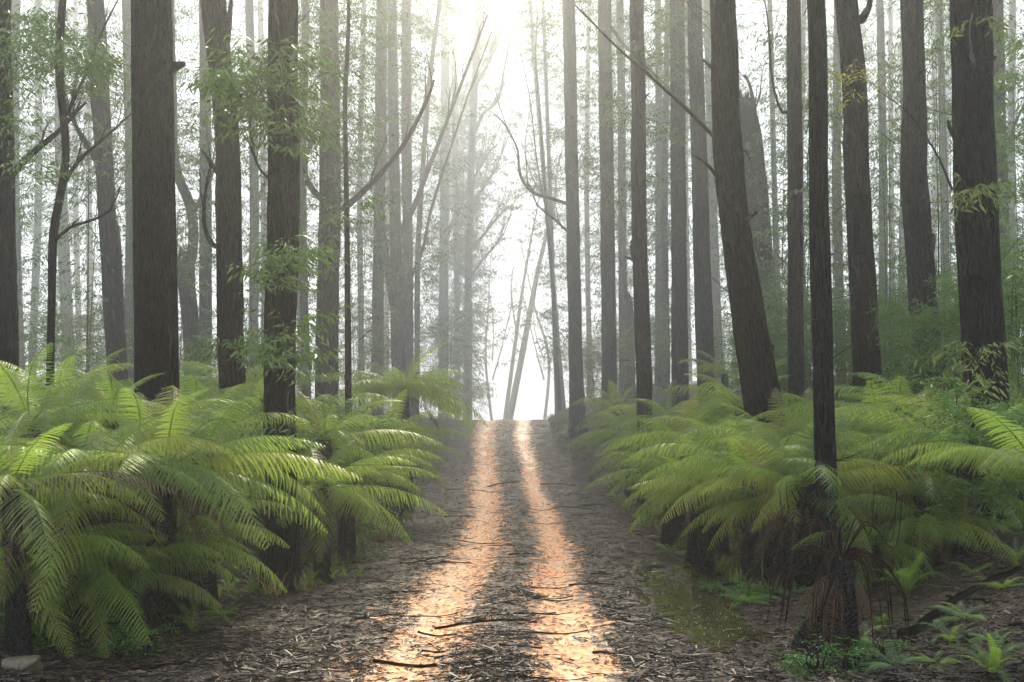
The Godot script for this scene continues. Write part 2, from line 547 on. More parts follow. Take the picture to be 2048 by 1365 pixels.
# ------------------------------------------------------------------ trees
# path: [px, py, width px] from the foot up, read off the photograph at distance Z
func tree(Z: float, path: Array, label: String, o := {}) -> Node3D:
	var group: String = o.get("group", "")
	var first := P(path[0][0], path[0][1], Z)
	var gy := ground(first.x, Z)
	var slope := 0.0
	if path.size() > 1:
		var nx2 := P(path[1][0], path[1][1], Z)
		slope = (nx2.x - first.x) / maxf(nx2.y - first.y, 0.1)
	var bx := first.x - slope * maxf(0.0, first.y - gy)
	gy = ground(bx, Z, false)
	var base := Vector3(bx, gy, -Z)
	var node := thing(o.get("name", "gum_tree"), label, "tree", base, group)
	var w0: float = path[0][2] / F * Z * 0.5
	var pts := [Vector3(0, -0.25, 0), Vector3(0, 0.12, 0)]
	var flare: float = o.get("flare", 1.3)
	var rads := [w0 * flare, w0 * (1.0 + (flare - 1.0) * 0.5)]
	if first.y - gy > 0.7:
		pts.append(Vector3(slope * 0.6, 0.6, 0)); rads.append(w0 * 1.04)
	for q in path:
		var p := P(q[0], q[1], Z) - base
		if p.y < pts[-1].y + 0.25: continue
		pts.append(p); rads.append(q[2] / F * Z * 0.5)
	var broken: bool = o.get("broken", false)
	var top: float = o.get("top", 0.0)
	if not broken:
		var last: Vector3 = pts[-1]
		var dirv: Vector3 = (pts[-1] - pts[-2]).normalized()
		var hh := maxf(top, last.y + 6.0)
		var r_end: float = rads[-1]
		for k in range(1, 4):
			var t := k / 3.0
			var y := lerpf(last.y, hh, t)
			pts.append(Vector3(last.x + dirv.x / maxf(dirv.y, 0.3) * (y - last.y) * 0.8 + rng.randf_range(-0.15, 0.15), y, rng.randf_range(-0.2, 0.2)))
			rads.append(r_end * lerpf(1.0, 0.35, t))
	var sm := smooth(pts, rads, 0.3 if Z < 45.0 else 0.8)
	var mb := MB.new()
	var segs := 36 if Z < 22.0 else (14 if Z < 50.0 else 8)
	var off := rng.randf() * 50.0
	tube(mb, sm[0], sm[1], segs, o.get("wob", 0.06), 0.22, maxf(1.0, round(w0 * 10.0)), off)
	if broken:      # splintered top
		var e: Vector3 = sm[0][-1]
		var er: float = sm[1][-1]
		for k in 7:
			var a := TAU * k / 7.0
			var c := e + Vector3(cos(a), 0, sin(a)) * er * 0.55
			tube(mb, [c - Vector3(0, 0.3, 0), c + Vector3(0, rng.randf_range(0.05, 0.4), 0)], [er * 0.5, 0.01], 5, 0.0, 0.4, 1.0)
	part("trunk", mb.mesh(), M[o.get("bark", "bark_black")], node)
	var tw := MB.new()
	var tr := []
	var col := []
	var kind: int = o.get("kind", 0)
	# limbs given by pixels: [[px, py], ...], base width px, twiggy
	for l in o.get("limbs", []):
		var lp := []
		var lr := []
		var dz: float = l[2] if l.size() > 2 else 0.0
		for k in l[0].size():
			var t := float(k) / maxf(1.0, l[0].size() - 1)
			lp.append(P(l[0][k][0], l[0][k][1], Z + dz * t) - base)
			lr.append(l[1] / F * Z * 0.5 * lerpf(1.0, 0.3, t))
		var ls := smooth(lp, lr, 0.25)
		var lm := MB.new()
		var tips := []
		tube(lm, ls[0], ls[1], 8, 0.03, 0.3, 1.0)
		if l.size() > 3:
			for k in l[3]:
				var j := rng.randi_range(ls[0].size() / 4, ls[0].size() - 2)
				var dv: Vector3 = ls[0][j + 1] - ls[0][j]
				limb(lm, tips, ls[0][j], dv.normalized() + Vector3(rng.randf_range(-0.5, 0.5), rng.randf_range(0.1, 0.9), rng.randf_range(-0.6, 0.6)), rng.randf_range(0.8, 2.2) * Z / 35.0, ls[1][j] * 0.5, 1, 0.05, 4)
		part("branch", lm.mesh(), M[o.get("limb_bark", "bark_black" if o.get("bark", "bark_black") == "bark_black" else "twig_pale")], node)
	# bare fine twigs on the stem
	var hgt: float = sm[0][-1].y
	var vis: float = minf(hgt, CAM.y - gy + CY / F * Z + 1.0)
	for k in o.get("twigs", 10):
		var j := rng.randi_range(2, sm[0].size() - 2)
		if sm[0][j].y > vis or sm[0][j].y < 1.0: continue
		var a := rng.randf() * TAU
		limb(tw, [], sm[0][j] + Vector3(cos(a), 0, sin(a)) * sm[1][j] * 0.8, Vector3(cos(a), rng.randf_range(-0.1, 0.9), sin(a)), rng.randf_range(0.5, 1.8), 0.006 + 0.00012 * Z, 1, 0.04, 3)
	if Z < 36.0 and not broken:
		for k in rng.randi_range(2, 5):      # broken stubs and knots
			var j := rng.randi_range(4, sm[0].size() - 2)
			if sm[0][j].y > vis or sm[0][j].y < 1.5: continue
			var a := rng.randf() * TAU
			var dv := Vector3(cos(a), rng.randf_range(0.1, 0.9), sin(a)).normalized()
			var sr: float = sm[1][j] * rng.randf_range(0.12, 0.3)
			var p0: Vector3 = sm[0][j] + Vector3(cos(a), 0, sin(a)) * sm[1][j] * 0.7
			var kb := MB.new()
			tube(kb, [p0, p0 + dv * (sm[1][j] * 0.35 + 0.02), p0 + dv * (sm[1][j] * 0.45 + rng.randf_range(0.03, 0.25))], [sr * 1.8, sr * 1.1, sr * 0.5], 7, 0.1, 0.4, 1.0)
			part("stub", kb.mesh(), M[o.get("bark", "bark_black")], node)
	if Z < 25.0 and not broken and w0 > 0.14:
		for k in 5:      # loose strips of bark hanging off the stem
			var j := rng.randi_range(6, sm[0].size() - 2)
			if sm[0][j].y > vis or sm[0][j].y < 1.2: continue
			var a := rng.randf() * TAU
			var od := Vector3(cos(a), 0, sin(a))
			var td := Vector3(-sin(a), 0, cos(a))
			var p0: Vector3 = sm[0][j] + od * sm[1][j] * 1.02
			var bl := rng.randf_range(0.25, 0.9)
			var bw := rng.randf_range(0.008, 0.022)
			var kb := MB.new()
			var q0 := p0
			for q in 5:
				var t := float(q + 1) / 5.0
				var q1 := p0 - Vector3(0, bl * t, 0) + od * (0.05 * t * t + 0.01) + td * 0.04 * sin(t * 4.0)
				var wq := td * bw * (1.0 - 0.5 * t)
				kb.tri(q0 - td * bw, q0 + td * bw, q1 + wq)
				kb.tri(q0 - td * bw, q1 + wq, q1 - wq)
				q0 = q1
			part("bark_strip", kb.mesh(), M[o.get("bark", "bark_black")], node)
	# leaf clusters at pixels: [px, py, radius m, sprays]
	for cl in o.get("clusters", []):
		var c := P(cl[0], cl[1], Z + (cl[4] if cl.size() > 4 else -0.35)) - base
		var from := c
		for j in sm[0].size():
			if sm[0][j].y > c.y - 0.5:
				from = sm[0][j]
				break
		limb(tw, [], from, c - from, from.distance_to(c), 0.012, 1, 0.0, 4)
		for k in int(cl[3] * 1.5):
			var d: Vector3 = Vector3(rng.randfn(), rng.randfn() * 0.8, rng.randfn()) * float(cl[2]) * 0.5
			spray_at(tr, col, c + d, atan2(-d.z, d.x) + rng.randf_range(-0.6, 0.6), rng.randf_range(0.7, 1.25), kind)
	# shoots along the stem: [count, from y, to y, reach]
	var al: Array = o.get("shoots", [])
	if al:
		for k in int(al[0] * 1.6):
			var yy := rng.randf_range(al[1], al[2])
			var j := 0
			while j < sm[0].size() - 2 and sm[0][j].y < yy: j += 1
			var a := rng.randf() * TAU
			var rr: float = sm[1][j] + absf(rng.randfn()) * al[3] * 0.6
			var clump := sm[0][j] + Vector3(cos(a) * rr, rng.randf_range(-0.3, 0.3), sin(a) * rr) as Vector3
			for q in rng.randi_range(2, 4):
				spray_at(tr, col, clump + Vector3(rng.randfn(), rng.randfn(), rng.randfn()) * 0.22, -a + rng.randf_range(-0.8, 0.8), rng.randf_range(0.7, 1.35) * (1.0 if Z < 42.0 else 1.45), kind)
	# unseen crown above the frame, thickened on nearer trees to shade the ferns
	if not broken and o.get("crown", true):
		var tips := []
		var shade_crown: bool = Z < 36.0 and not o.has("crown_limbs")
		for k in o.get("crown_limbs", 7 if shade_crown else 2):
			var cm := MB.new()
			var j := int(lerpf(sm[0].size() * 0.8, sm[0].size() - 2, k / (6.0 if shade_crown else 4.0)))
			var a := rng.randf() * TAU
			limb(cm, tips, sm[0][j], Vector3(cos(a), rng.randf_range(0.3, 1.1), sin(a)), rng.randf_range(2.6, 4.6) if shade_crown else rng.randf_range(1.8, 3.2), sm[1][j] * 0.4, 1, 0.06)
			part("crown_limb", cm.mesh(), M["twig"], node)
		for t in tips:
			for q in (7 if shade_crown else 2): spray_at(tr, col, t + Vector3(rng.randfn(), rng.randfn(), rng.randfn()) * (0.5 if shade_crown else 0.25), rng.randf() * TAU, rng.randf_range(1.0, 1.7) if shade_crown else rng.randf_range(0.8, 1.3), kind)
	if tw.v.size() > 0: part("twig", tw.mesh(), M["twig"], node).set_meta("kind", "stuff")
	if tr.size() > 0: multi("foliage", sprays[rng.randi() % sprays.size()], M["leaf"], node, tr, col)
	return node

# ------------------------------------------------------------------ ferns
var fronds := []          # arching twice-divided fronds, by droop
var small_fronds := []    # once-divided fronds of the ground ferns

func make_frond(sd: int, length: float, a0: float, a1: float, width: float, pairs: int, hang: float) -> ArrayMesh:
	var r := RandomNumberGenerator.new()
	r.seed = sd
	var mb := MB.new()
	var st := 40
	var p := Vector3.ZERO
	var pts := [p]
	var dirs := []
	var yaw := 0.0
	for k in st:
		var t := float(k) / st
		var a := deg_to_rad(lerpf(a0, a1, pow(t, 1.25)))
		yaw += r.randf_range(-0.012, 0.012)
		var d := Vector3(cos(a) * cos(yaw), sin(a), sin(yaw)).normalized()
		dirs.append(d)
		p += d * length / st
		pts.append(p)
	dirs.append(dirs[-1])
	# midrib as a thin three-sided stalk
	for k in range(0, st, 2):
		var r0 := lerpf(0.013, 0.002, float(k) / st)
		var r1 := lerpf(0.013, 0.002, float(k + 2) / st)
		for s in 3:
			var a := TAU * s / 3.0
			var b := TAU * (s + 1) / 3.0
			var u0 := Vector3(0, cos(a), sin(a))
			var u1 := Vector3(0, cos(b), sin(b))
			mb.tri(pts[k] + u0 * r0, pts[k + 2] + u0 * r1, pts[k] + u1 * r0)
			mb.tri(pts[k] + u1 * r0, pts[k + 2] + u0 * r1, pts[k + 2] + u1 * r1)
	for k in pairs:
		var t := lerpf(0.16, 0.985, float(k) / (pairs - 1))
		var ft := t * st
		var ik := mini(int(ft), st - 1)
		var o: Vector3 = (pts[ik] as Vector3).lerp(pts[ik + 1], ft - ik)
		var d: Vector3 = dirs[ik]
		var up := Vector3(0, 0, 1).cross(d).normalized()
		if up.y < 0 and a1 > -85: up = -up
		var tt := (t - 0.16) / 0.84
		var pl := width * (0.55 + 0.45 * sin(minf(1.0, tt * 2.2) * PI * 0.5)) * pow(1.0 - tt, 0.62) + 0.012
		for s: float in [-1.0, 1.0]:
			var sw := deg_to_rad(lerpf(72.0, 48.0, tt) + r.randf_range(-5, 5))
			var dr := deg_to_rad(hang * r.randf_range(0.6, 1.3))
			var e := (Vector3(0, 0, s) * sin(sw) + d * cos(sw))
			e = (e * cos(dr) - up * sin(dr)).normalized()
			var l := pl * r.randf_range(0.9, 1.06)
			var np := maxi(3, int(l / 0.016))
			var q := o
			var ed := e

			for j in np:
				var u := float(j) / np
				ed = (ed + Vector3(0, -0.022 - 0.01 * hang / 30.0, 0)).normalized()
				var qn := q + ed * l / np
				var fw := (d - ed * d.dot(ed)).normalized()
				var ll := 0.0255 * (1.0 - 0.75 * pow(u, 1.6)) * (l / width * 0.5 + 0.5)
				if j == 0: ll *= 0.6
				var wv := ed * (l / np)
				var dip := -up * ll * 0.12
				mb.tri(q, q + wv, q + fw * ll + ed * ll * 0.45 + dip)
				mb.tri(q, q - fw * ll + ed * ll * 0.45 + dip, q + wv)
				q = qn
	return mb.mesh()

func make_simple_frond(sd: int, length: float, a0: float, a1: float, width: float, pairs: int) -> ArrayMesh:
	var r := RandomNumberGenerator.new()
	r.seed = sd
	var mb := MB.new()
	var st := 24
	var p := Vector3.ZERO
	var pts := [p]
	var dirs := []
	for k in st:
		var a := deg_to_rad(lerpf(a0, a1, pow(float(k) / st, 1.4)))
		var d := Vector3(cos(a), sin(a), 0)
		dirs.append(d)
		p += d * length / st
		pts.append(p)
	for k in range(0, st, 2):
		var w := lerpf(0.006, 0.002, float(k) / st)
		mb.tri(pts[k] + Vector3(0, 0, w), pts[k + 2] + Vector3(0, 0, w), pts[k] - Vector3(0, 0, w))
		mb.tri(pts[k] - Vector3(0, 0, w), pts[k + 2] + Vector3(0, 0, w), pts[k + 2] - Vector3(0, 0, w))
	for k in pairs:
		var t := lerpf(0.12, 0.98, float(k) / (pairs - 1))
		var ik := mini(int(t * st), st - 1)
		var o: Vector3 = (pts[ik] as Vector3).lerp(pts[ik + 1], t * st - ik)
		var d: Vector3 = dirs[ik]
		var up := Vector3(0, 0, 1).cross(d)
		var l := width * pow(sin(PI * minf(0.98, 0.12 + t * 0.86)), 0.7) * r.randf_range(0.9, 1.08)
		var w := length * 0.86 / pairs * 0.22
		for s: float in [-1.0, 1.0]:
			var e := (Vector3(0, 0, s) + d * 0.35 + up * r.randf_range(0.0, 0.3)).normalized()
			var m := o + e * l * 0.6
			var tip := o + e * l + d * w * 0.8 - up * l * 0.15
			mb.tri(o - d * w, o + d * w, m + d * w)
			mb.tri(o - d * w, m + d * w, m - d * w * 0.8)
			mb.tri(m - d * w * 0.8, m + d * w, tip)
	return mb.mesh()

func fern(px: float, py: float, Z: float, size: float, o := {}) -> Node3D:
	# a tree fern whose crown centre shows at px, py
	if py < 840.0 and not o.has("keep"): py += 48.0
	if not o.has("keep"): py += rng.randf_range(-30.0, 26.0)
	var top := P(px, py, Z)
	var gy := ground(top.x, Z)
	if top.y < gy + 0.25: top.y = gy + 0.25
	var base := Vector3(top.x + rng.randf_range(-0.1, 0.1), gy, -Z + rng.randf_range(-0.1, 0.1))
	if o.label == "": o.label = ("short-stemmed" if top.y - gy < 1.2 else ("tall-stemmed" if top.y - gy > 2.0 else "waist-high")) + " green tree fern " + between(px)
	var node := thing(o.get("name", "tree_fern"), o.label, "fern", base, o.get("group", ""))
	var tip := top - base
	var tr: float = o.get("r", 0.13)
	var mb := MB.new()
	var mids := smooth([Vector3(0, -0.15, 0), Vector3(tip.x * 0.25, tip.y * 0.35, tip.z * 0.2), tip * 0.75, tip], [tr * 1.35, tr, tr * 0.95, tr * 0.8], 0.12)
	tube(mb, mids[0], mids[1], 12, 0.16, 1.2, 2.0, rng.randi() % 40)
	part("trunk", mb.mesh(), M["fern_trunk"], node)
	var n: int = int(o.get("n", 17) * 1.35)
	var yaw0: float = rng.randf() * TAU
	var mats: Array = o.get("mats", ["fern_mid", "fern_deep", "fern_light", "fern_deep", "fern_olive", "fern_mid", "fern_yellowing"])
	for k in n:
		var t := float(k) / n
		var f := part("frond", fronds[_pick(t)], M[mats[rng.randi() % mats.size()]], node)
		var sc := size / 2.0 * rng.randf_range(0.68, 1.12)
		f.transform = Transform3D(Basis.from_euler(Vector3(rng.randf_range(-0.3, 0.3), yaw0 + k * 2.399963 + rng.randf_range(-0.35, 0.35), rng.randf_range(-0.25, 0.12))).scaled(Vector3(sc, sc, sc)), tip + Vector3(0, -0.05 * t, 0))
	for e in o.get("extra", []):       # chosen fronds: [yaw degrees, variant, size, material, tilt degrees]
		var f := part("frond", fronds[e[1]], M[e[3]], node)
		var sc: float = e[2] / 2.0
		f.transform = Transform3D(Basis.from_euler(Vector3(0, deg_to_rad(e[0]), deg_to_rad(e[4] if e.size() > 4 else 0.0))).scaled(Vector3(sc, sc, sc)), tip + Vector3(0, 0.03, 0))
		if e[3] == "fern_yellow": f.set_meta("label", "bright yellow-green young frond")
	for k in o.get("dead", 0):
		var f := part("dead_frond", fronds[7 + k % 2], M["fern_dead"], node)
		var sc := size / 2.0 * rng.randf_range(0.55, 0.85)
		f.transform = Transform3D(Basis.from_euler(Vector3(rng.randf_range(-0.3, 0.3), rng.randf() * TAU, rng.randf_range(-0.25, 0.1))).scaled(Vector3(sc, sc, sc)), tip - Vector3(0, 0.12, 0))
	return node

func _pick(t: float) -> int:
	if t < 0.2: return [0, 3, 5][rng.randi() % 3]
	if t < 0.65: return [0, 1, 1, 6][rng.randi() % 4]
	return [1, 2, 2, 4, 6][rng.randi() % 5]

func ground_fern(px: float, py: float, size: float, label: String, o := {}) -> Node3D:
	var base: Vector3 = on_ground(px, py)
	var node := thing("ground_fern", label, "fern", base, o.get("group", ""))
	var n: int = o.get("n", 14)
	var y0 := rng.randf() * TAU
	for k in n:
		var lacy: bool = o.get("lacy", false)
		var f := part("frond", fronds[[0, 1, 3, 6][rng.randi() % 4]] if lacy else small_fronds[rng.randi() % small_fronds.size()], M[o.get("mat", "blechnum")], node)
		var sc := (0.55 if lacy else 1.0) * size * rng.randf_range(0.7, 1.15)
		f.transform = Transform3D(Basis.from_euler(Vector3(rng.randf_range(-0.25, 0.25), y0 + k * 2.399963, rng.randf_range(-0.25, 0.3))).scaled(Vector3(sc, sc, sc)), Vector3(rng.randf_range(-0.05, 0.05), 0.0, rng.randf_range(-0.05, 0.05)) * size)
	return node

# ------------------------------------------------------------------ shrubs
func shrub(base: Vector3, h: float, w: float, n: int, label: String, o := {}) -> Node3D:
	var node := thing(o.get("name", "shrub"), label, o.get("category", "shrub"), base, o.get("group", ""))
	var st := MB.new()
	var tips := []
	var tr := []
	var col := []
	var kind: int = o.get("kind", 1)
	for k in o.get("stems", 5):
		var a := rng.randf() * TAU
		var top := Vector3(cos(a) * w * 0.4 * rng.randf(), h * rng.randf_range(0.75, 1.0), sin(a) * w * 0.4 * rng.randf())
		var m := smooth([Vector3(cos(a) * 0.05, -0.05, sin(a) * 0.05), top * 0.5 + Vector3(rng.randf_range(-0.1, 0.1), 0, rng.randf_range(-0.1, 0.1)), top], [0.016, 0.011, 0.004], 0.3)
		tube(st, m[0], m[1], 4, 0.0, 0.4, 1.0)
		tips.append(m[0])
	part("stem", st.mesh(), M["twig"], node)
	for k in n:
		var pa: Array = tips[rng.randi() % tips.size()]
		var t := sqrt(rng.randf_range(0.04, 1.0))
		var p: Vector3 = pa[int(t * (pa.size() - 1))]
		var a := rng.randf() * TAU
		var rr := w * 0.5 * sqrt(rng.randf()) * (1.0 - 0.45 * t)
		spray_at(tr, col, p + Vector3(cos(a) * rr, rng.randf_range(-0.15, 0.15), sin(a) * rr), -a + rng.randf_range(-0.5, 0.5), rng.randf_range(0.7, 1.3) * o.get("leaf", 1.0), kind)
	if o.get("hang", false): multi("foliage", sprays[rng.randi() % sprays.size()], M["leaf"], node, tr, col)
	else: multi("foliage", shrub_sprays[rng.randi() % shrub_sprays.size()] if o.get("herb", false) == false else herb_sprays[0], M["leaf"], node, tr, col)
	return node

func fallen_stick(px0: float, py0: float, px1: float, py1: float, rad: float, m: String, label: String, o := {}) -> Node3D:
	var a := on_ground(px0, py0)
	var b := on_ground(px1, py1)
	var node := thing(o.get("name", "fallen_branch"), label, "branch", a, o.get("group", ""))
	var mb := MB.new()
	var n := 9
	var pts := []
	var rads := []
	var bend := rng.randf_range(-0.06, 0.06) * a.distance_to(b)
	for k in n + 1:
		var t := float(k) / n
		var p := a.lerp(b, t) + Vector3(rng.randf_range(-0.01, 0.01), 0, sin(t * PI) * bend + rng.randf_range(-0.015, 0.015))
		p.y = ground(p.x, -p.z) + rad * 0.7 + o.get("lift", 0.0) * t
		pts.append(p - a)
		rads.append(rad * lerpf(1.0, 0.55, t) * rng.randf_range(0.88, 1.1))
	tube(mb, pts, rads, 7, 0.0, 0.6, 1.0)
	var stem := part("stem", mb.mesh(), M[m], node)
	if o.get("forks", 0) > 0:
		var fk := MB.new()
		for k in o.forks:
			var j := rng.randi_range(3, n - 1)
			var d: Vector3 = (pts[j] - pts[j - 1]).normalized()
			limb(fk, [], pts[j], d + Vector3(rng.randf_range(-0.5, 0.5), rng.randf_range(0.0, 0.35), rng.randf_range(-0.6, 0.6)), a.distance_to(b) * 0.25, rad * 0.4, 1, -0.01, 4)
		part("side_twig", fk.mesh(), M[m], node)
	return node

func rock_at(px: float, py: float, s: Vector3, label: String) -> void:
	var base := on_ground(px, py)
	var node := thing("rock", label, "rock", base)
	var sm := SphereMesh.new()
	sm.radial_segments = 18
	sm.rings = 10
	sm.radius = 0.5
	sm.height = 1.0
	var arr := sm.surface_get_arrays(0)
	var vv: PackedVector3Array = arr[Mesh.ARRAY_VERTEX]
	for k in vv.size():
		var p := vv[k]
		var d := 1.0 + nz.get_noise_3d(p.x * 2.5 + px, p.y * 2.5, p.z * 2.5) * 0.9
		var q := Vector3(clampf(p.x * d, -0.42, 0.40), clampf(p.y * d, -0.4, 0.36 + p.x * 0.15), clampf(p.z * d, -0.4, 0.42))
		vv[k] = (q + Vector3.ONE * nz2.get_noise_3d(p.x * 9.0, p.y * 9.0, p.z * 9.0) * 0.06) * s + Vector3(0, s.y * 0.1, 0)
	arr[Mesh.ARRAY_VERTEX] = vv
	var am := ArrayMesh.new()
	am.add_surface_from_arrays(Mesh.PRIMITIVE_TRIANGLES, arr)
	var st := SurfaceTool.new()
	st.create_from(am, 0)
	st.generate_normals()
	part("stone", st.commit(), M["rock"], node)

#SETUP
func _ready() -> void:
	rng.seed = 20240611
	nz.seed = 3
	nz.frequency = 0.5
	nz.fractal_octaves = 3
	nz2.seed = 9
	nz2.frequency = 0.6
	nz2.fractal_octaves = 3
	# camera
	var cam := Camera3D.new()
	cam.name = "camera"
	add_child(cam)
	cam.position = CAM
	cam.fov = rad_to_deg(2.0 * atan(CY / F))
	cam.near = 0.1
	cam.far = 600.0
	cam.current = true
	# sky, mist, exposure
	var env := Environment.new()
	env.background_mode = Environment.BG_SKY
	var sky := Sky.new()
	var psm := ProceduralSkyMaterial.new()
	psm.sky_top_color = Color(0.86, 0.92, 0.99)
	psm.sky_horizon_color = Color(0.95, 0.97, 0.98)
	psm.sky_curve = 0.15
	psm.ground_bottom_color = Color(0.86, 0.87, 0.87)
	psm.ground_horizon_color = Color(0.95, 0.97, 0.98)
	psm.sun_angle_max = 3.0
	psm.sun_curve = 0.12
	sky.sky_material = psm
	env.sky = sky
	env.tonemap_mode = Environment.TONE_MAPPER_LINEAR
	env.tonemap_exposure = 3.0
	env.volumetric_fog_enabled = true
	env.volumetric_fog_density = 0.0021
	env.volumetric_fog_albedo = Color(0.98, 0.98, 0.97)
	env.volumetric_fog_anisotropy = 0.66
	env.sdfgi_enabled = true
	env.ssao_enabled = true
	env.ssil_enabled = true
	var we := WorldEnvironment.new()
	we.name = "environment"
	we.environment = env
	add_child(we)
	# the sun stands ahead over the road, veiled by the mist
	var sun := DirectionalLight3D.new()
	sun.name = "sun"
	sun.light_energy = 1.35
	sun.light_color = Color(1.0, 0.95, 0.84)
	sun.light_angular_distance = 7.0
	sun.shadow_enabled = true
	add_child(sun)
	sun.look_at_from_position(Vector3(0, 0, 0), Vector3(-0.01, -sin(deg_to_rad(33.0)), cos(deg_to_rad(33.0))), Vector3.UP)


	# the mist thickens up the road
	mist(Vector3(-46, -5, 22), Vector3(46, 27, 72), 0.006)
	mist(Vector3(-46, -5, 34), Vector3(46, 27, 72), 0.011)
	mist(Vector3(-46, -5, 46), Vector3(46, 27, 70), 0.014)

	make_materials()
	for k in 4: sprays.append(make_spray(100 + k, 18, 0.55, 0.135, 0.032, 0.9))
	for k in 3: shrub_sprays.append(make_spray(200 + k, 27, 0.55, 0.105, 0.021, 0.3))
	herb_sprays.append(make_spray(300, 18, 0.16, 0.035, 0.014, 0.1))
	fronds = [
		make_frond(1, 2.0, 44, -34, 0.50, 34, 24), make_frond(2, 2.0, 30, -42, 0.54, 34, 28), make_frond(3, 2.0, 14, -50, 0.52, 34, 30),
		make_frond(4, 1.8, 58, -14, 0.44, 32, 20), make_frond(5, 2.0, 0, -60, 0.50, 34, 34), make_frond(6, 1.5, 72, 12, 0.34, 30, 18),
		make_frond(7, 2.1, 24, -28, 0.56, 35, 22), make_frond(8, 1.7, -20, -86, 0.20, 28, 55), make_frond(9, 1.8, -35, -84, 0.16, 26, 60),
	]
	small_fronds = [make_simple_frond(11, 1.0, 66, -25, 0.12, 30), make_simple_frond(12, 1.0, 46, -48, 0.13, 30), make_simple_frond(13, 0.9, 76, 20, 0.10, 27)]
	build_ground()
	build_trees()
	build_distant()
	build_ferns()
	build_shrubs()
	build_floor_plants()
	build_litter()

func mist(lo: Vector3, hi: Vector3, density: float) -> void:
	# a bank of mist from lo to hi (z counted away from the camera)
	var f := FogVolume.new()
	f.name = numbered("mist_bank")
	f.shape = RenderingServer.FOG_VOLUME_SHAPE_BOX
	f.size = hi - lo
	var c := (lo + hi) * 0.5
	f.position = Vector3(c.x, c.y, -c.z)
	var m := FogMaterial.new()
	m.density = density
	m.albedo = Color(0.98, 0.98, 0.97)
	f.material = m
	f.set_meta("kind", "stuff")
	f.set_meta("label", "pale mist drifting between the trees")
	f.set_meta("category", "mist")
	add_child(f, true)

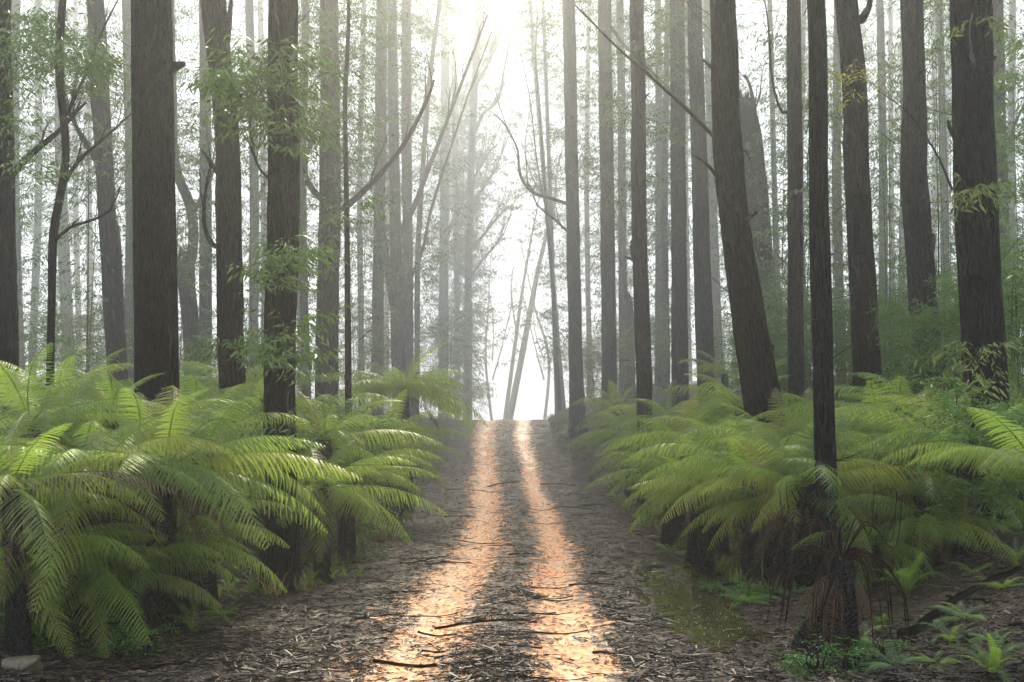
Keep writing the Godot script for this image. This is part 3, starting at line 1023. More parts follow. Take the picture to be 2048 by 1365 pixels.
func build_trees() -> void:
	tree(20.0, [[12, 760, 46], [6, 450, 44], [2, 200, 42], [0, 0, 40]], "charred trunk with a long bare limb reaching over the thin crooked stem", {"limbs": [[[[10, 365], [60, 310], [120, 260], [150, 225], [172, 205]], 16, 0.5, 4]], "clusters": [[25, 60, 0.6, 26], [30, 150, 0.6, 22], [60, 40, 0.5, 16]], "twigs": 16})
	tree(19.0, [[100, 745, 15], [103, 600, 15], [106, 470, 17], [122, 380, 15], [131, 300, 15], [118, 130, 16], [125, 0, 14]], "thin crooked dark stem with forked side branches above the ferns", {"name": "crooked_sapling", "flare": 1.1, "wob": 0.03, "limbs": [[[[122, 375], [150, 330], [180, 300], [215, 270], [265, 225]], 10, 1.0, 5], [[[110, 480], [140, 455], [185, 440], [220, 420], [240, 375]], 8, -0.5, 3], [[[131, 300], [135, 230], [170, 150], [205, 60], [235, 0]], 9, 0.6, 4]], "clusters": [[130, 95, 0.6, 20], [100, 130, 0.7, 26], [165, 140, 0.6, 22], [60, 250, 0.4, 10], [85, 340, 0.4, 12]], "twigs": 14})
	tree(28.0, [[234, 745, 38], [222, 560, 36], [208, 330, 34], [200, 200, 36], [190, 0, 33]], "straight grey-black trunk with rusty patches behind the crooked stem", {"bark": "bark_black", "limbs": [[[[212, 350], [180, 300], [150, 250], [130, 200]], 16, -1.0, 3]], "clusters": [[200, 130, 0.8, 24], [225, 170, 0.7, 16], [170, 90, 0.8, 16]], "shoots": [40, 8, 16, 1.0]})
	tree(33.0, [[243, 745, 20], [238, 600, 19], [232, 470, 16], [228, 440, 8]], "short broken-topped stub beside the rusty-patched trunk", {"name": "broken_stub", "broken": true, "twigs": 4})
	tree(15.5, [[314, 835, 86], [311, 600, 84], [308, 400, 82], [305, 200, 80], [302, 0, 78]], "thickest smooth charcoal trunk rising from the fern bank", {"wob": 0.02, "twigs": 4})
	tree(34.0, [[385, 745, 34], [380, 640, 32], [372, 540, 34], [385, 500, 20], [382, 420, 20], [350, 330, 18], [345, 200, 16], [340, 0, 14]], "twisted grey trunk with a swollen bend behind the thickest trunk", {"limbs": [[[[374, 520], [362, 500], [355, 540]], 14, 0.2], [[[384, 430], [410, 380], [430, 330], [450, 250]], 12, 1.0, 6]], "twigs": 20, "shoots": [50, 6, 16, 1.2]})
	tree(20.5, [[468, 870, 54], [461, 700, 52], [458, 500, 50], [455, 300, 48], [445, 170, 46], [432, 60, 48], [426, 0, 50]], "charred trunk with a short snapped stub and a curved side arm", {"limbs": [[[[450, 365], [430, 340], [414, 315], [403, 300]], 12, -0.4], [[[448, 495], [425, 490], [408, 450], [410, 390], [420, 330]], 13, 0.4, 3], [[[440, 150], [455, 60], [462, 0]], 24, 0.8]], "clusters": [[440, 700, 0.4, 10], [465, 690, 0.4, 9]], "twigs": 14})
	tree(14.0, [[562, 1165, 72], [560, 950, 66], [558, 780, 60], [560, 620, 64], [568, 400, 62], [566, 200, 60], [566, 0, 58]], "black trunk with leafy shoots standing at the roadside ferns", {"clusters": [[500, 150, 0.45, 22], [475, 195, 0.4, 18], [520, 210, 0.4, 16], [580, 120, 0.4, 14], [565, 200, 0.45, 14], [560, 270, 0.35, 12], [580, 530, 0.3, 11], [600, 510, 0.25, 9], [550, 555, 0.25, 8], [575, 660, 0.3, 9], [550, 690, 0.3, 9], [585, 720, 0.3, 10], [560, 850, 0.3, 8]], "limbs": [[[[545, 365], [520, 340], [505, 300], [500, 240], [505, 190]], 6, -0.3, 5]], "twigs": 30})
	tree(29.0, [[653, 770, 46], [655, 600, 44], [660, 420, 44], [660, 200, 40], [658, 0, 36]], "stout trunk hung with foliage, its forked limb slanting over the road", {"limbs": [[[[685, 420], [740, 370], [800, 300], [850, 210], [868, 160]], 14, -1.5, 6], [[[660, 410], [625, 380], [610, 330], [640, 230], [680, 120]], 16, 1.0, 6]], "clusters": [[700, 60, 0.9, 40], [690, 230, 0.9, 40], [720, 130, 0.8, 30], [650, 200, 0.8, 26], [640, 280, 0.6, 20], [705, 310, 0.6, 18], [735, 20, 0.8, 24], [615, 40, 0.8, 30]], "shoots": [60, 6, 15, 1.2], "twigs": 20})
	tree(20.0, [[697, 905, 14], [696, 700, 13], [694, 500, 11], [692, 350, 10], [690, 200, 9]], "slim dark pole-like stem among the roadside ferns", {"name": "slim_sapling", "flare": 1.1, "top": 9.0, "crown_limbs": 2, "clusters": [[700, 440, 0.4, 10], [690, 250, 0.4, 8]], "twigs": 12})
	tree(40.0, [[755, 712, 24], [757, 500, 22], [760, 300, 24], [764, 0, 22]], "straight fog-grey trunk behind the domed tree fern", {"bark": "bark_black", "shoots": [70, 5, 20, 1.4]})
	tree(41.0, [[797, 712, 30], [794, 600, 28], [790, 400, 22], [786, 200, 20], [784, 0, 18]], "fog-grey trunk with a leaning fork behind the domed tree fern", {"limbs": [[[[792, 640], [778, 560], [768, 470], [760, 400]], 18, 0.4], [[[795, 480], [825, 420], [860, 330], [910, 200], [975, 30]], 13, -3.0, 7]], "shoots": [60, 6, 20, 1.4]})
	tree(43.0, [[817, 708, 21], [815, 500, 20], [813, 300, 21], [812, 0, 19]], "reddish-brown trunk beside the forked one behind the domed fern", {"bark": "bark_red", "limbs": [[[[820, 560], [845, 500], [862, 420], [900, 300], [940, 180], [985, 60]], 8, -2.0, 8]], "shoots": [60, 6, 22, 1.5]})
	tree(46.0, [[834, 700, 11], [836, 500, 11], [848, 300, 10], [860, 150, 9], [880, 0, 8]], "slender bent stem fading beside the domed tree fern", {"shoots": [50, 4, 20, 1.5]})
	tree(60.0, [[887, 705, 20], [888, 500, 19], [890, 300, 18], [890, 0, 17]], "pale misty trunk standing just before the road crest", {"shoots": [120, 5, 24, 2.0], "limbs": [[[[890, 480], [930, 390], [975, 310], [995, 290]], 9, -2.0, 12]], "crown": false})
	tree(58.0, [[935, 840, 16], [936, 600, 15], [940, 400, 14], [948, 200, 14], [958, 0, 12]], "slender leafy trunk at the crest with bare boughs over the gap", {"shoots": [250, 1.0, 22, 1.3], "kind": 2, "limbs": [[[[945, 280], [965, 230], [995, 200], [1010, 130], [1030, 30]], 8, -0.5, 12], [[[942, 500], [975, 460], [1000, 430], [1025, 410]], 7, -0.5, 9], [[[940, 420], [970, 370], [990, 340], [1020, 265]], 7, 0.5, 10], [[[946, 180], [975, 130], [1000, 70], [1010, 10]], 8, 0.5, 10], [[[938, 560], [965, 520], [1000, 480], [1015, 450]], 6, 0, 8]], "crown": false, "twigs": 40})
	tree(66.0, [[915, 842, 13], [914, 650, 12], [912, 400, 12], [906, 0, 11]], "misty trunk wrapped in pale shoots beside the crest", {"shoots": [240, 1.0, 22, 1.6], "kind": 2, "crown": false})
	# puddle side
	tree(38.0, [[1157, 895, 34], [1152, 750, 29], [1147, 500, 27], [1142, 250, 26], [1137, 0, 26]], "straight trunk standing alone on the bank beside the crest", {"flare": 1.25, "limbs": [[[[1140, 410], [1105, 398], [1065, 385], [1040, 350], [1035, 300], [1010, 250], [990, 230]], 8, 0.4, 5], [[[1142, 470], [1110, 440], [1075, 410], [1060, 370]], 6, 1.0, 4]], "shoots": [40, 9, 18, 1.0], "twigs": 8})
	tree(36.0, [[1219, 805, 32], [1217, 600, 30], [1213, 300, 28], [1209, 0, 27]], "even grey-black trunk beside the lone bank trunk", {"limbs": [[[[1205, 25], [1240, 80], [1290, 130], [1360, 200], [1425, 270]], 8, -1.0, 3]], "shoots": [30, 9, 18, 0.9], "twigs": 10})
	tree(44.0, [[1247, 745, 18], [1245, 500, 17], [1243, 200, 16], [1240, 0, 15]], "faint reddish trunk in the gap between two darker ones", {"bark": "bark_red", "shoots": [90, 4, 20, 1.6], "kind": 2})
	tree(42.0, [[1262, 745, 18], [1261, 650, 17], [1258, 600, 14], [1252, 585, 8]], "broken grey stump behind the dark bank trunks", {"name": "broken_stub", "broken": true, "twigs": 0})
	tree(27.0, [[1290, 930, 34], [1289, 790, 31], [1283, 600, 31], [1278, 420, 30], [1277, 200, 30], [1274, 0, 28]], "dark trunk rising from the arching ferns near the bank", {"limbs": [[[[1270, 520], [1262, 500], [1266, 470]], 8, 0.2]], "shoots": [16, 8, 14, 0.7], "twigs": 10})
	tree(34.0, [[1360, 738, 34], [1358, 500, 32], [1356, 250, 30], [1354, 0, 30]], "straight dark trunk with a few shoots behind the ferns", {"shoots": [20, 8, 16, 0.8], "twigs": 14})
	tree(32.0, [[1412, 740, 36], [1404, 500, 34], [1398, 300, 32], [1391, 100, 30], [1389, 0, 28]], "slightly leaning dark trunk with a rusty upper stem", {"twigs": 14, "shoots": [16, 10, 16, 0.7]})
	tree(48.0, [[1437, 730, 22], [1432, 600, 20], [1425, 400, 18], [1420, 200, 17], [1415, 0, 16]], "faint grey trunk half hidden by the heavy leaning tree", {"shoots": [50, 5, 20, 1.4]})
	tree(19.0, [[1532, 850, 78], [1517, 750, 72], [1495, 620, 64], [1477, 500, 60], [1462, 380, 58], [1453, 250, 56], [1449, 100, 54], [1446, 0, 52]], "heavy charred trunk leaning over the ferns with two bare stubs", {"limbs": [[[[1438, 360], [1420, 335], [1400, 318], [1383, 310]], 9, -0.4], [[[1430, 275], [1380, 225], [1320, 170], [1240, 100], [1180, 40], [1150, 10]], 9, 0.8, 2], [[[1432, 140], [1418, 130], [1406, 120]], 11, -0.3], [[[1483, 305], [1490, 300], [1500, 318]], 6, -0.2]], "twigs": 12})
	tree(34.0, [[1540, 690, 44], [1528, 560, 44], [1515, 400, 44], [1500, 260, 42], [1488, 200, 30]], "grey leaning trunk with a snapped top behind the heavy leaner", {"broken": true, "limbs": [[[[1492, 210], [1510, 230], [1500, 170], [1490, 150]], 12, 0.3, 3]], "shoots": [16, 4, 9, 1.0]})
	tree(24.0, [[1593, 800, 33], [1591, 500, 31], [1590, 250, 30], [1588, 0, 28]], "narrow straight dark trunk behind the roadside pole trunk", {"clusters": [[1605, 400, 0.4, 6]], "twigs": 18, "limbs": [[[[1592, 215], [1565, 225], [1545, 160], [1538, 60], [1530, 0]], 7, 0.8, 5]]})
	tree(13.2, [[1662, 1180, 50], [1655, 1000, 43], [1648, 800, 40], [1643, 600, 40], [1638, 400, 38], [1637, 200, 37], [1632, 0, 35]], "slim black pole trunk beside the dead fern near the puddle", {"wob": 0.05, "limbs": [[[[1625, 60], [1640, 110], [1645, 170]], 2, -0.3]], "twigs": 22})
	tree(22.0, [[1735, 755, 54], [1728, 600, 52], [1720, 450, 50], [1713, 320, 50], [1708, 150, 47], [1696, 40, 44], [1692, 0, 46]], "dark trunk with a knot and a fork at its head", {"limbs": [[[[1722, 40], [1738, 15], [1745, -30]], 20, 0.3], [[[1700, 300], [1690, 292], [1686, 285]], 14, -0.3]], "clusters": [[1710, 165, 0.22, 6], [1700, 200, 0.15, 3]], "kind": 4, "twigs": 24})
	tree(23.0, [[1850, 660, 56], [1843, 560, 54], [1835, 430, 56], [1828, 350, 50], [1830, 200, 44], [1824, 0, 42]], "dark bulging trunk rooted in the leafy thicket", {"wob": 0.07, "twigs": 26, "limbs": [[[[1842, 560], [1862, 500], [1868, 470]], 24, 0.6]]})
	tree(15.0, [[1985, 960, 84], [1975, 800, 82], [1962, 600, 80], [1952, 400, 78], [1946, 200, 76], [1942, 0, 74]], "thick flaking black trunk with climbing leaves by the thicket", {"wob": 0.06, "limbs": [[[[1910, 270], [1900, 255], [1897, 242]], 14, -0.3], [[[1905, 380], [1880, 320], [1850, 270], [1810, 220], [1755, 180]], 5, 0.6, 6]], "clusters": [[1965, 45, 0.2, 6], [1930, 380, 0.2, 6], [1960, 385, 0.2, 6], [1960, 700, 0.3, 12], [1970, 780, 0.35, 18], [1985, 850, 0.35, 18], [1960, 900, 0.3, 14]], "kind": 2, "twigs": 30})
	tree(30.0, [[2010, 640, 24], [2005, 400, 22], [2000, 200, 21], [1996, 0, 20]], "grey trunk in the thicket behind the flaking trunk", {"shoots": [60, 4, 15, 1.6], "limbs": [[[[2002, 340], [2030, 250], [2060, 190]], 9, 1.0, 4]]})

const MARKS := [[8, "limbed edge trunk"], [110, "crooked stem"], [225, "rusty-patched trunk"], [312, "thickest trunk"], [380, "twisted trunk"], [460, "stub-armed trunk"], [563, "leafy roadside trunk"], [655, "foliage-hung trunk"], [757, "fog-grey trunk"], [795, "forked trunk"], [817, "reddish trunk"], [888, "misty crest trunk"], [936, "bough-bearing crest trunk"], [1150, "lone bank trunk"], [1215, "even bank trunk"], [1285, "fern-foot trunk"], [1358, "straight trunk"], [1405, "rusty-topped trunk"], [1490, "heavy leaning trunk"], [1592, "narrow trunk"], [1645, "pole trunk"], [1720, "knotted trunk"], [1838, "bulging trunk"], [1965, "flaking trunk"]]
func between(px: float) -> String:
	# names the two landmark trunks on either side of a place
	var k := 0
	while k < MARKS.size() and MARKS[k][0] < px: k += 1
	if k == 0: return "beside the " + MARKS[0][1]
	if k == MARKS.size(): return "beyond the " + MARKS[-1][1]
	return "between " + MARKS[k - 1][1] + " and " + MARKS[k][1]

func build_distant() -> void:
	# slender trunks deeper in the mist, read off the photograph: [px at foot, px at top, width, distance, bark, shoots]
	var left := [[38, 30, 22, 42], [62, 75, 16, 50], [140, 120, 24, 46], [160, 150, 12, 58], [182, 175, 14, 60], [258, 252, 22, 38], [292, 290, 12, 60], [352, 345, 14, 52], [410, 408, 26, 36], [505, 498, 20, 42], [528, 520, 14, 54], [612, 612, 18, 36], [600, 606, 12, 50], [724, 728, 12, 50], [772, 775, 11, 62]]
	var right := [[1112, 1086, 9, 52], [1122, 1060, 10, 54], [1180, 1178, 11, 58], [1232, 1228, 10, 64], [1318, 1316, 16, 46], [1334, 1336, 14, 42], [1378, 1372, 12, 58], [1470, 1462, 12, 62], [1560, 1540, 12, 44], [1612, 1608, 12, 46], [1640, 1618, 11, 54], [1684, 1676, 18, 38], [1702, 1690, 10, 62], [1765, 1760, 18, 40], [1790, 1782, 11, 54], [1800, 1806, 13, 48], [1890, 1880, 16, 40], [1872, 1870, 10, 56], [1900, 1896, 9, 60], [2030, 2026, 16, 44], [1985, 1990, 12, 52]]
	var k := 0
	for a in left + right:
		var Z: float = a[3]
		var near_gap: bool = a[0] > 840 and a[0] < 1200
		var bark: String = ["bark_black", "bark_black", "bark_red", "bark_black"][k % 4]
		var mx: float = (a[0] + a[1]) * 0.5 + rng.randf_range(-8, 8)
		tree(Z, [[a[0], 760, a[2]], [mx, 380, a[2] * 0.92], [a[1], 0, a[2] * 0.8]], ("hair-thin " if a[2] < 11.5 else ("slender " if a[2] < 15.5 else "sturdy ")) + {"bark_red": "rusty", "bark_black": "dark"}[bark] + " trunk in mist " + between(a[0]), {"name": "distant_gum_tree", "bark": bark, "group": "slender trees deep in the mist", "shoots": [int(70 + 40 * rng.randf()), 2.0, 7.0 + Z * 0.34, 2.4], "kind": 2 if near_gap else 0, "crown": k % 2 == 0, "crown_limbs": 2, "twigs": 12, "limbs": [[[[mx, 420], [mx + rng.randf_range(-50, 50), 300], [mx + rng.randf_range(-80, 80), 120]], a[2] * 0.4, 1.0, 3]] if k % 3 == 0 else []})
		k += 1
	# two bare poles leaning across the gap beyond the crest
	tree(66.0, [[1008, 900, 9], [1030, 690, 8], [1048, 560, 6], [1064, 470, 4]], "thin bare pole leaning across the bright gap beyond the crest", {"name": "leaning_dead_sapling", "bark": "bark_black", "crown": false, "twigs": 0, "top": 12.0, "flare": 1.0, "limbs": [[[[1032, 660], [1022, 580], [1030, 520]], 4, 0.0, 4]]})
	tree(65.0, [[1016, 900, 13], [1048, 690, 12], [1072, 560, 10], [1095, 460, 7]], "thicker bare pole leaning across the bright gap beyond the crest", {"name": "leaning_dead_sapling", "bark": "bark_black", "crown": false, "twigs": 0, "top": 12.0, "flare": 1.0})
	# leafy saplings arching in from the puddle side of the gap
	tree(46.0, [[1120, 850, 8], [1112, 700, 8], [1104, 550, 7], [1092, 400, 6], [1078, 200, 4]], "whip-thin leafy sapling arching into the gap by the crest", {"name": "slim_sapling", "bark": "bark_black", "crown": false, "top": 13.0, "flare": 1.0, "clusters": [[1082, 105, 0.6, 22], [1080, 60, 0.5, 18], [1085, 250, 0.4, 10], [1080, 345, 0.5, 18], [1100, 370, 0.5, 14], [1095, 620, 0.4, 12], [1100, 690, 0.5, 14], [1104, 20, 0.7, 22]], "limbs": [[[[1092, 420], [1075, 330], [1060, 200], [1040, 100]], 4, 0.0, 6]]})
	# far bare trees beyond the crest
	for q in [[985, 68, 6], [1088, 69, 7]]:
		tree(q[1], [[q[0], 900, q[2]], [q[0] + rng.randf_range(-14, 14), 720, q[2] * 0.8], [q[0] + rng.randf_range(-20, 20), 620, q[2] * 0.5]], "bare faint tree dissolving in bright mist beyond the crest", {"name": "bare_tree", "bark": "bark_black", "crown": false, "group": "bare trees beyond the crest", "twigs": 0, "top": 9.0, "flare": 1.0, "limbs": [[[[q[0], 760], [q[0] + rng.randf_range(-25, 25), 690], [q[0] + rng.randf_range(-50, 50), 560]], 4, 1.0, 7], [[[q[0], 720], [q[0] + rng.randf_range(-25, 25), 640], [q[0] + rng.randf_range(-40, 40), 520]], 3, 1.0, 6]]})

func build_ferns() -> void:
	var gl := "tree ferns of the bank across the road from the puddle"
	var gr := "tree ferns of the bank on the puddle side"
	var deep := ["fern_mid", "fern_deep", "fern_olive", "fern_deep", "fern_mid", "fern_light", "fern_deep", "fern_yellowing"]
	for a in [[110, 775, 17.0, 2.1], [20, 790, 15.0, 2.0], [222, 850, 14.8, 1.7], [60, 855, 12.5, 2.0], [280, 915, 12.6, 1.8], [415, 880, 14.6, 1.6], [390, 775, 19.0, 2.0], [150, 745, 21.0, 2.2], [520, 790, 19.0, 1.9], [40, 745, 22.0, 2.2], [330, 745, 22.0, 2.1], [600, 820, 20.0, 1.9], [650, 900, 17.5, 1.9], [470, 740, 24.0, 2.2], [165, 905, 12.0, 1.8]]:
		fern(a[0], a[1], a[2], a[3], {"label": "", "group": gl, "mats": deep, "dead": 1, "n": 16})
	for a in [[40, 1125, 9.7, 1.5], [140, 1120, 10.0, 1.5], [255, 1120, 10.3, 1.5], [350, 1105, 10.9, 1.4], [70, 1020, 11.2, 1.7], [260, 1040, 11.6, 1.6], [130, 940, 13.0, 1.9], [330, 960, 14.5, 1.8], [230, 930, 14.2, 1.9], [20, 930, 14.5, 1.9], [430, 940, 16.0, 1.8], [590, 930, 17.5, 1.7], [560, 900, 20.0, 1.8], [690, 880, 22.0, 1.8], [740, 860, 26.0, 1.7], [380, 870, 18.0, 1.9], [100, 870, 18.0, 1.9], [250, 850, 19.0, 2.0]]:
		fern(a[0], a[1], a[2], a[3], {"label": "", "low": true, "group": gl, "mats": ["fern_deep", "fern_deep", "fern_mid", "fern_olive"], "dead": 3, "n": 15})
	fern(185, 955, 10.4, 2.0, {"label": "big tree fern with a dark thick stem above the mossy rock", "dead": 14, "r": 0.17, "n": 17, "mats": deep})
	fern(330, 960, 10.6, 1.9, {"label": "tree fern with a shaggy skirt of dead fronds over the ground ferns", "dead": 22, "r": 0.16, "n": 15, "mats": deep})
	fern(20, 985, 9.2, 1.7, {"label": "tree fern with browning yellow fronds behind the mossy rock", "dead": 16, "n": 13, "r": 0.09, "mats": ["fern_olive", "fern_deep", "fern_dead", "fern_olive"]})
	fern(405, 925, 12.0, 1.6, {"label": "tree fern reaching over the black trunk's foot at the roadside", "dead": 12, "n": 15, "mats": deep})
	fern(640, 985, 15.0, 1.9, {"label": "tree fern spilling long drooping fronds onto the road verge", "dead": 2, "n": 16, "mats": ["fern_mid", "fern_light", "fern_olive"]})
	fern(808, 778, 26.0, 2.4, {"keep": true, "label": "large domed tree fern highest above the road verge", "n": 30, "r": 0.15, "mats": ["fern_mid", "fern_light", "fern_deep", "fern_olive"], "dead": 4})
	fern(775, 800, 23.5, 1.9, {"label": "tree fern with one yellow-green upright frond under the domed fern", "n": 15, "extra": [[20, 3, 1.3, "fern_yellow", -25.0]], "mats": ["fern_mid", "fern_light", "fern_olive"], "dead": 3})
	fern(800, 905, 24.5, 1.6, {"label": "low tree fern at the road edge beneath the domed fern", "n": 14, "mats": ["fern_light", "fern_mid"]})
	fern(700, 950, 17.5, 1.7, {"label": "bright low tree fern beside the slim dark stem", "n": 14, "mats": ["fern_light", "fern_mid", "fern_light"]})
	# puddle side
	for a in [[1330, 790, 27.0, 2.0], [1265, 850, 28.0, 1.9], [1420, 790, 24.0, 2.0], [1360, 880, 21.0, 1.9], [1560, 900, 16.0, 1.9], [1500, 960, 14.5, 1.8], [1600, 830, 18.0, 1.9], [1830, 800, 18.0, 2.1], [1760, 860, 16.0, 2.0], [1700, 800, 20.0, 2.0], [1920, 800, 17.0, 2.1], [1850, 900, 14.5, 1.9], [2010, 780, 16.0, 2.0], [1480, 780, 23.0, 2.0], [1240, 790, 33.0, 1.9], [1400, 960, 16.5, 1.7], [1960, 900, 13.5, 1.8]]:
		fern(a[0], a[1], a[2], a[3], {"label": "", "group": gr, "n": 16, "dead": 2})
	for a in [[1745, 1060, 13.2, 1.4], [1850, 1050, 13.0, 1.4], [1420, 985, 15.6, 1.7], [1540, 1000, 14.2, 1.7], [1340, 940, 20.0, 1.7], [1300, 900, 24.0, 1.7], [1760, 960, 14.5, 1.8], [1850, 980, 13.5, 1.7], [1930, 980, 13.5, 1.7], [1700, 900, 17.5, 1.8], [1620, 900, 19.0, 1.8], [1480, 870, 21.0, 1.8], [1800, 900, 18.0, 1.9], [1900, 880, 19.0, 1.9], [2000, 900, 16.5, 1.9], [1400, 850, 25.0, 1.8], [1240, 850, 32.0, 1.7]]:
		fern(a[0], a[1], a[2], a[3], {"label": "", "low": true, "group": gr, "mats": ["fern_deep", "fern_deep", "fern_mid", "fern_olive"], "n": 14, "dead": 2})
	fern(1450, 725, 29.0, 1.8, {"label": "upright young tree fern at the foot of the rusty-topped trunk", "n": 9, "mats": ["fern_light", "fern_mid"]})
	fern(1450, 880, 18.0, 2.0, {"label": "tree fern with one brilliant yellow frond before the leaning trunk", "n": 16, "extra": [[15, 6, 1.7, "fern_yellow"], [35, 0, 1.5, "fern_yellow"]], "dead": 2})
	fern(1605, 985, 13.6, 1.9, {"label": "tree fern with a broad shaggy black stem behind the pole trunk", "n": 15, "r": 0.3, "dead": 20})
	fern(2075, 960, 11.5, 1.9, {"label": "tree fern stretching pale fronds in front of the flaking trunk", "n": 16, "mats": ["fern_light", "fern_mid", "fern_olive"], "dead": 2})
	fern(1790, 770, 19.5, 2.2, {"label": "tree fern with fresh lime fronds in front of the thicket", "n": 15, "mats": ["fern_light", "fern_light", "fern_mid"]})
	# dead fern stump by the pole trunk
	var b := on_ground(1675, 1300)
	var node := thing("dead_fern_stump", "dead fern stump with drooping red-brown stalks at the pole trunk's foot", "fern", b)
	var mb := MB.new()
	var sm := smooth([Vector3(-0.1, -0.1, 0), Vector3(-0.03, 0.25, 0), Vector3(0.03, 0.6, 0), Vector3(0.04, 0.88, 0)], [0.32, 0.22, 0.15, 0.09], 0.06)
	tube(mb, sm[0], sm[1], 18, 0.5, 1.5, 2.0)
	part("trunk", mb.mesh(), M["fern_trunk"], node)
	for k in 34:
		var s := MB.new()
		var a := k * 2.4 + rng.randf_range(-0.3, 0.3)
		var l := rng.randf_range(0.5, 0.95)
		var p0 := Vector3(0.04, 0.85, 0)
		var dv := Vector3(cos(a), 0, sin(a))
		var rise := rng.randf_range(0.05, 0.3) if k % 6 else 0.65
		var fall := -0.65 if k % 6 else 0.7
		var m := smooth([p0, p0 + dv * l * 0.35 + Vector3(0, rise * 0.6, 0), p0 + dv * l * 0.7 + Vector3(0, fall * 0.3, 0), p0 + dv * l * 0.8 + Vector3(0, fall, 0)], [0.009, 0.008, 0.006, 0.004], 0.08)
		tube(s, m[0], m[1], 4, 0.0, 0.5, 1.0)
		part("stalk", s.mesh(), M["stalk_red"], node)
	for k in 16:
		var f := part("dead_frond", fronds[7 + k % 2], M["fern_dead"], node)
		var sc := rng.randf_range(0.4, 0.62)
		f.transform = Transform3D(Basis.from_euler(Vector3(0, rng.randf() * TAU, rng.randf_range(-0.5, 0.0))).scaled(Vector3(sc, sc, sc)), Vector3(0.03, 0.78, 0))

func build_shrubs() -> void:
	# leafy thicket behind the puddle-side ferns
	for a in [[1700, 27.0, 4.6, 2.6], [1790, 25.0, 4.4, 2.6], [1880, 21.0, 4.2, 2.4], [1760, 31.0, 5.4, 3.0], [1660, 33.0, 5.2, 2.8], [1850, 29.0, 5.8, 3.0], [1930, 25.0, 5.4, 2.8], [2000, 20.0, 5.0, 2.6], [2045, 17.0, 4.8, 2.2], [1960, 30.0, 6.2, 3.0], [2040, 26.0, 6.4, 3.0], [1560, 30.0, 5.4, 2.0], [1540, 26.0, 4.6, 1.6], [1620, 28.0, 5.0, 2.0]]:
		shrub(stand(a[0], a[1]), a[2], a[3], 460, "tall leafy wattle of the thicket " + between(a[0]), {"group": "wattles of the thicket", "stems": 7})
	# paler scrub under the trees across the road
	for a in [[40, 33.0], [110, 36.0], [170, 31.0], [190, 40.0], [270, 34.0], [350, 38.0], [420, 32.0], [500, 30.0], [545, 36.0], [600, 32.0], [720, 38.0], [780, 44.0], [700, 46.0], [860, 50.0], [900, 47.0]]:
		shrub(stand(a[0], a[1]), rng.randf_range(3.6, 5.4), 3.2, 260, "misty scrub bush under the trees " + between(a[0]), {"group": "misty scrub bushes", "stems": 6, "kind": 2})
	for a in [[1175, 46.0], [1190, 41.0], [1240, 40.0], [1310, 38.0], [1330, 44.0], [1450, 40.0], [1500, 36.0]]:
		shrub(stand(a[0], a[1]), rng.randf_range(2.8, 4.2), 2.6, 220, "pale green bush on the cut bank " + between(a[0]), {"group": "bushes on the cut bank", "stems": 5, "kind": 2})
	# tall thin saplings filling the middle distance
	for a in [[25, 30.0], [165, 28.0], [268, 34.0], [350, 30.0], [510, 30.0], [715, 40.0], [1250, 48.0], [1318, 42.0], [1470, 44.0], [1560, 32.0], [1610, 27.0], [1680, 30.0], [1780, 28.0], [1800, 34.0], [1885, 26.0], [1900, 32.0], [2025, 26.0], [2045, 21.0]]:
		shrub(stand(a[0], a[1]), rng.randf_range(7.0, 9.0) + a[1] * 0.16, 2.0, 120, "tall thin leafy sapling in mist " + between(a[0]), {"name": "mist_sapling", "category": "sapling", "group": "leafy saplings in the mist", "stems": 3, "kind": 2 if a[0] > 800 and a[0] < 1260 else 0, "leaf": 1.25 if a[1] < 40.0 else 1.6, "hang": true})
	# hanging-leaf sapling in front of the roadside ferns
	shrub(on_ground(640, 1090), 2.5, 1.7, 130, "broad-leaved sapling with hanging leaves among the roadside ferns", {"name": "leafy_sapling", "category": "sapling", "stems": 5, "kind": 0, "leaf": 1.35})
	shrub(stand(690, 18.5), 2.9, 1.6, 110, "drooping-leaved sapling around the slim dark stem", {"name": "leafy_sapling", "category": "sapling", "stems": 4, "kind": 0, "leaf": 1.35})
	shrub(stand(1945, 13.2), 2.4, 1.1, 90, "slender sapling with narrow leaves at the flaking trunk's foot", {"name": "leafy_sapling", "category": "sapling", "stems": 5, "kind": 1, "leaf": 1.2})

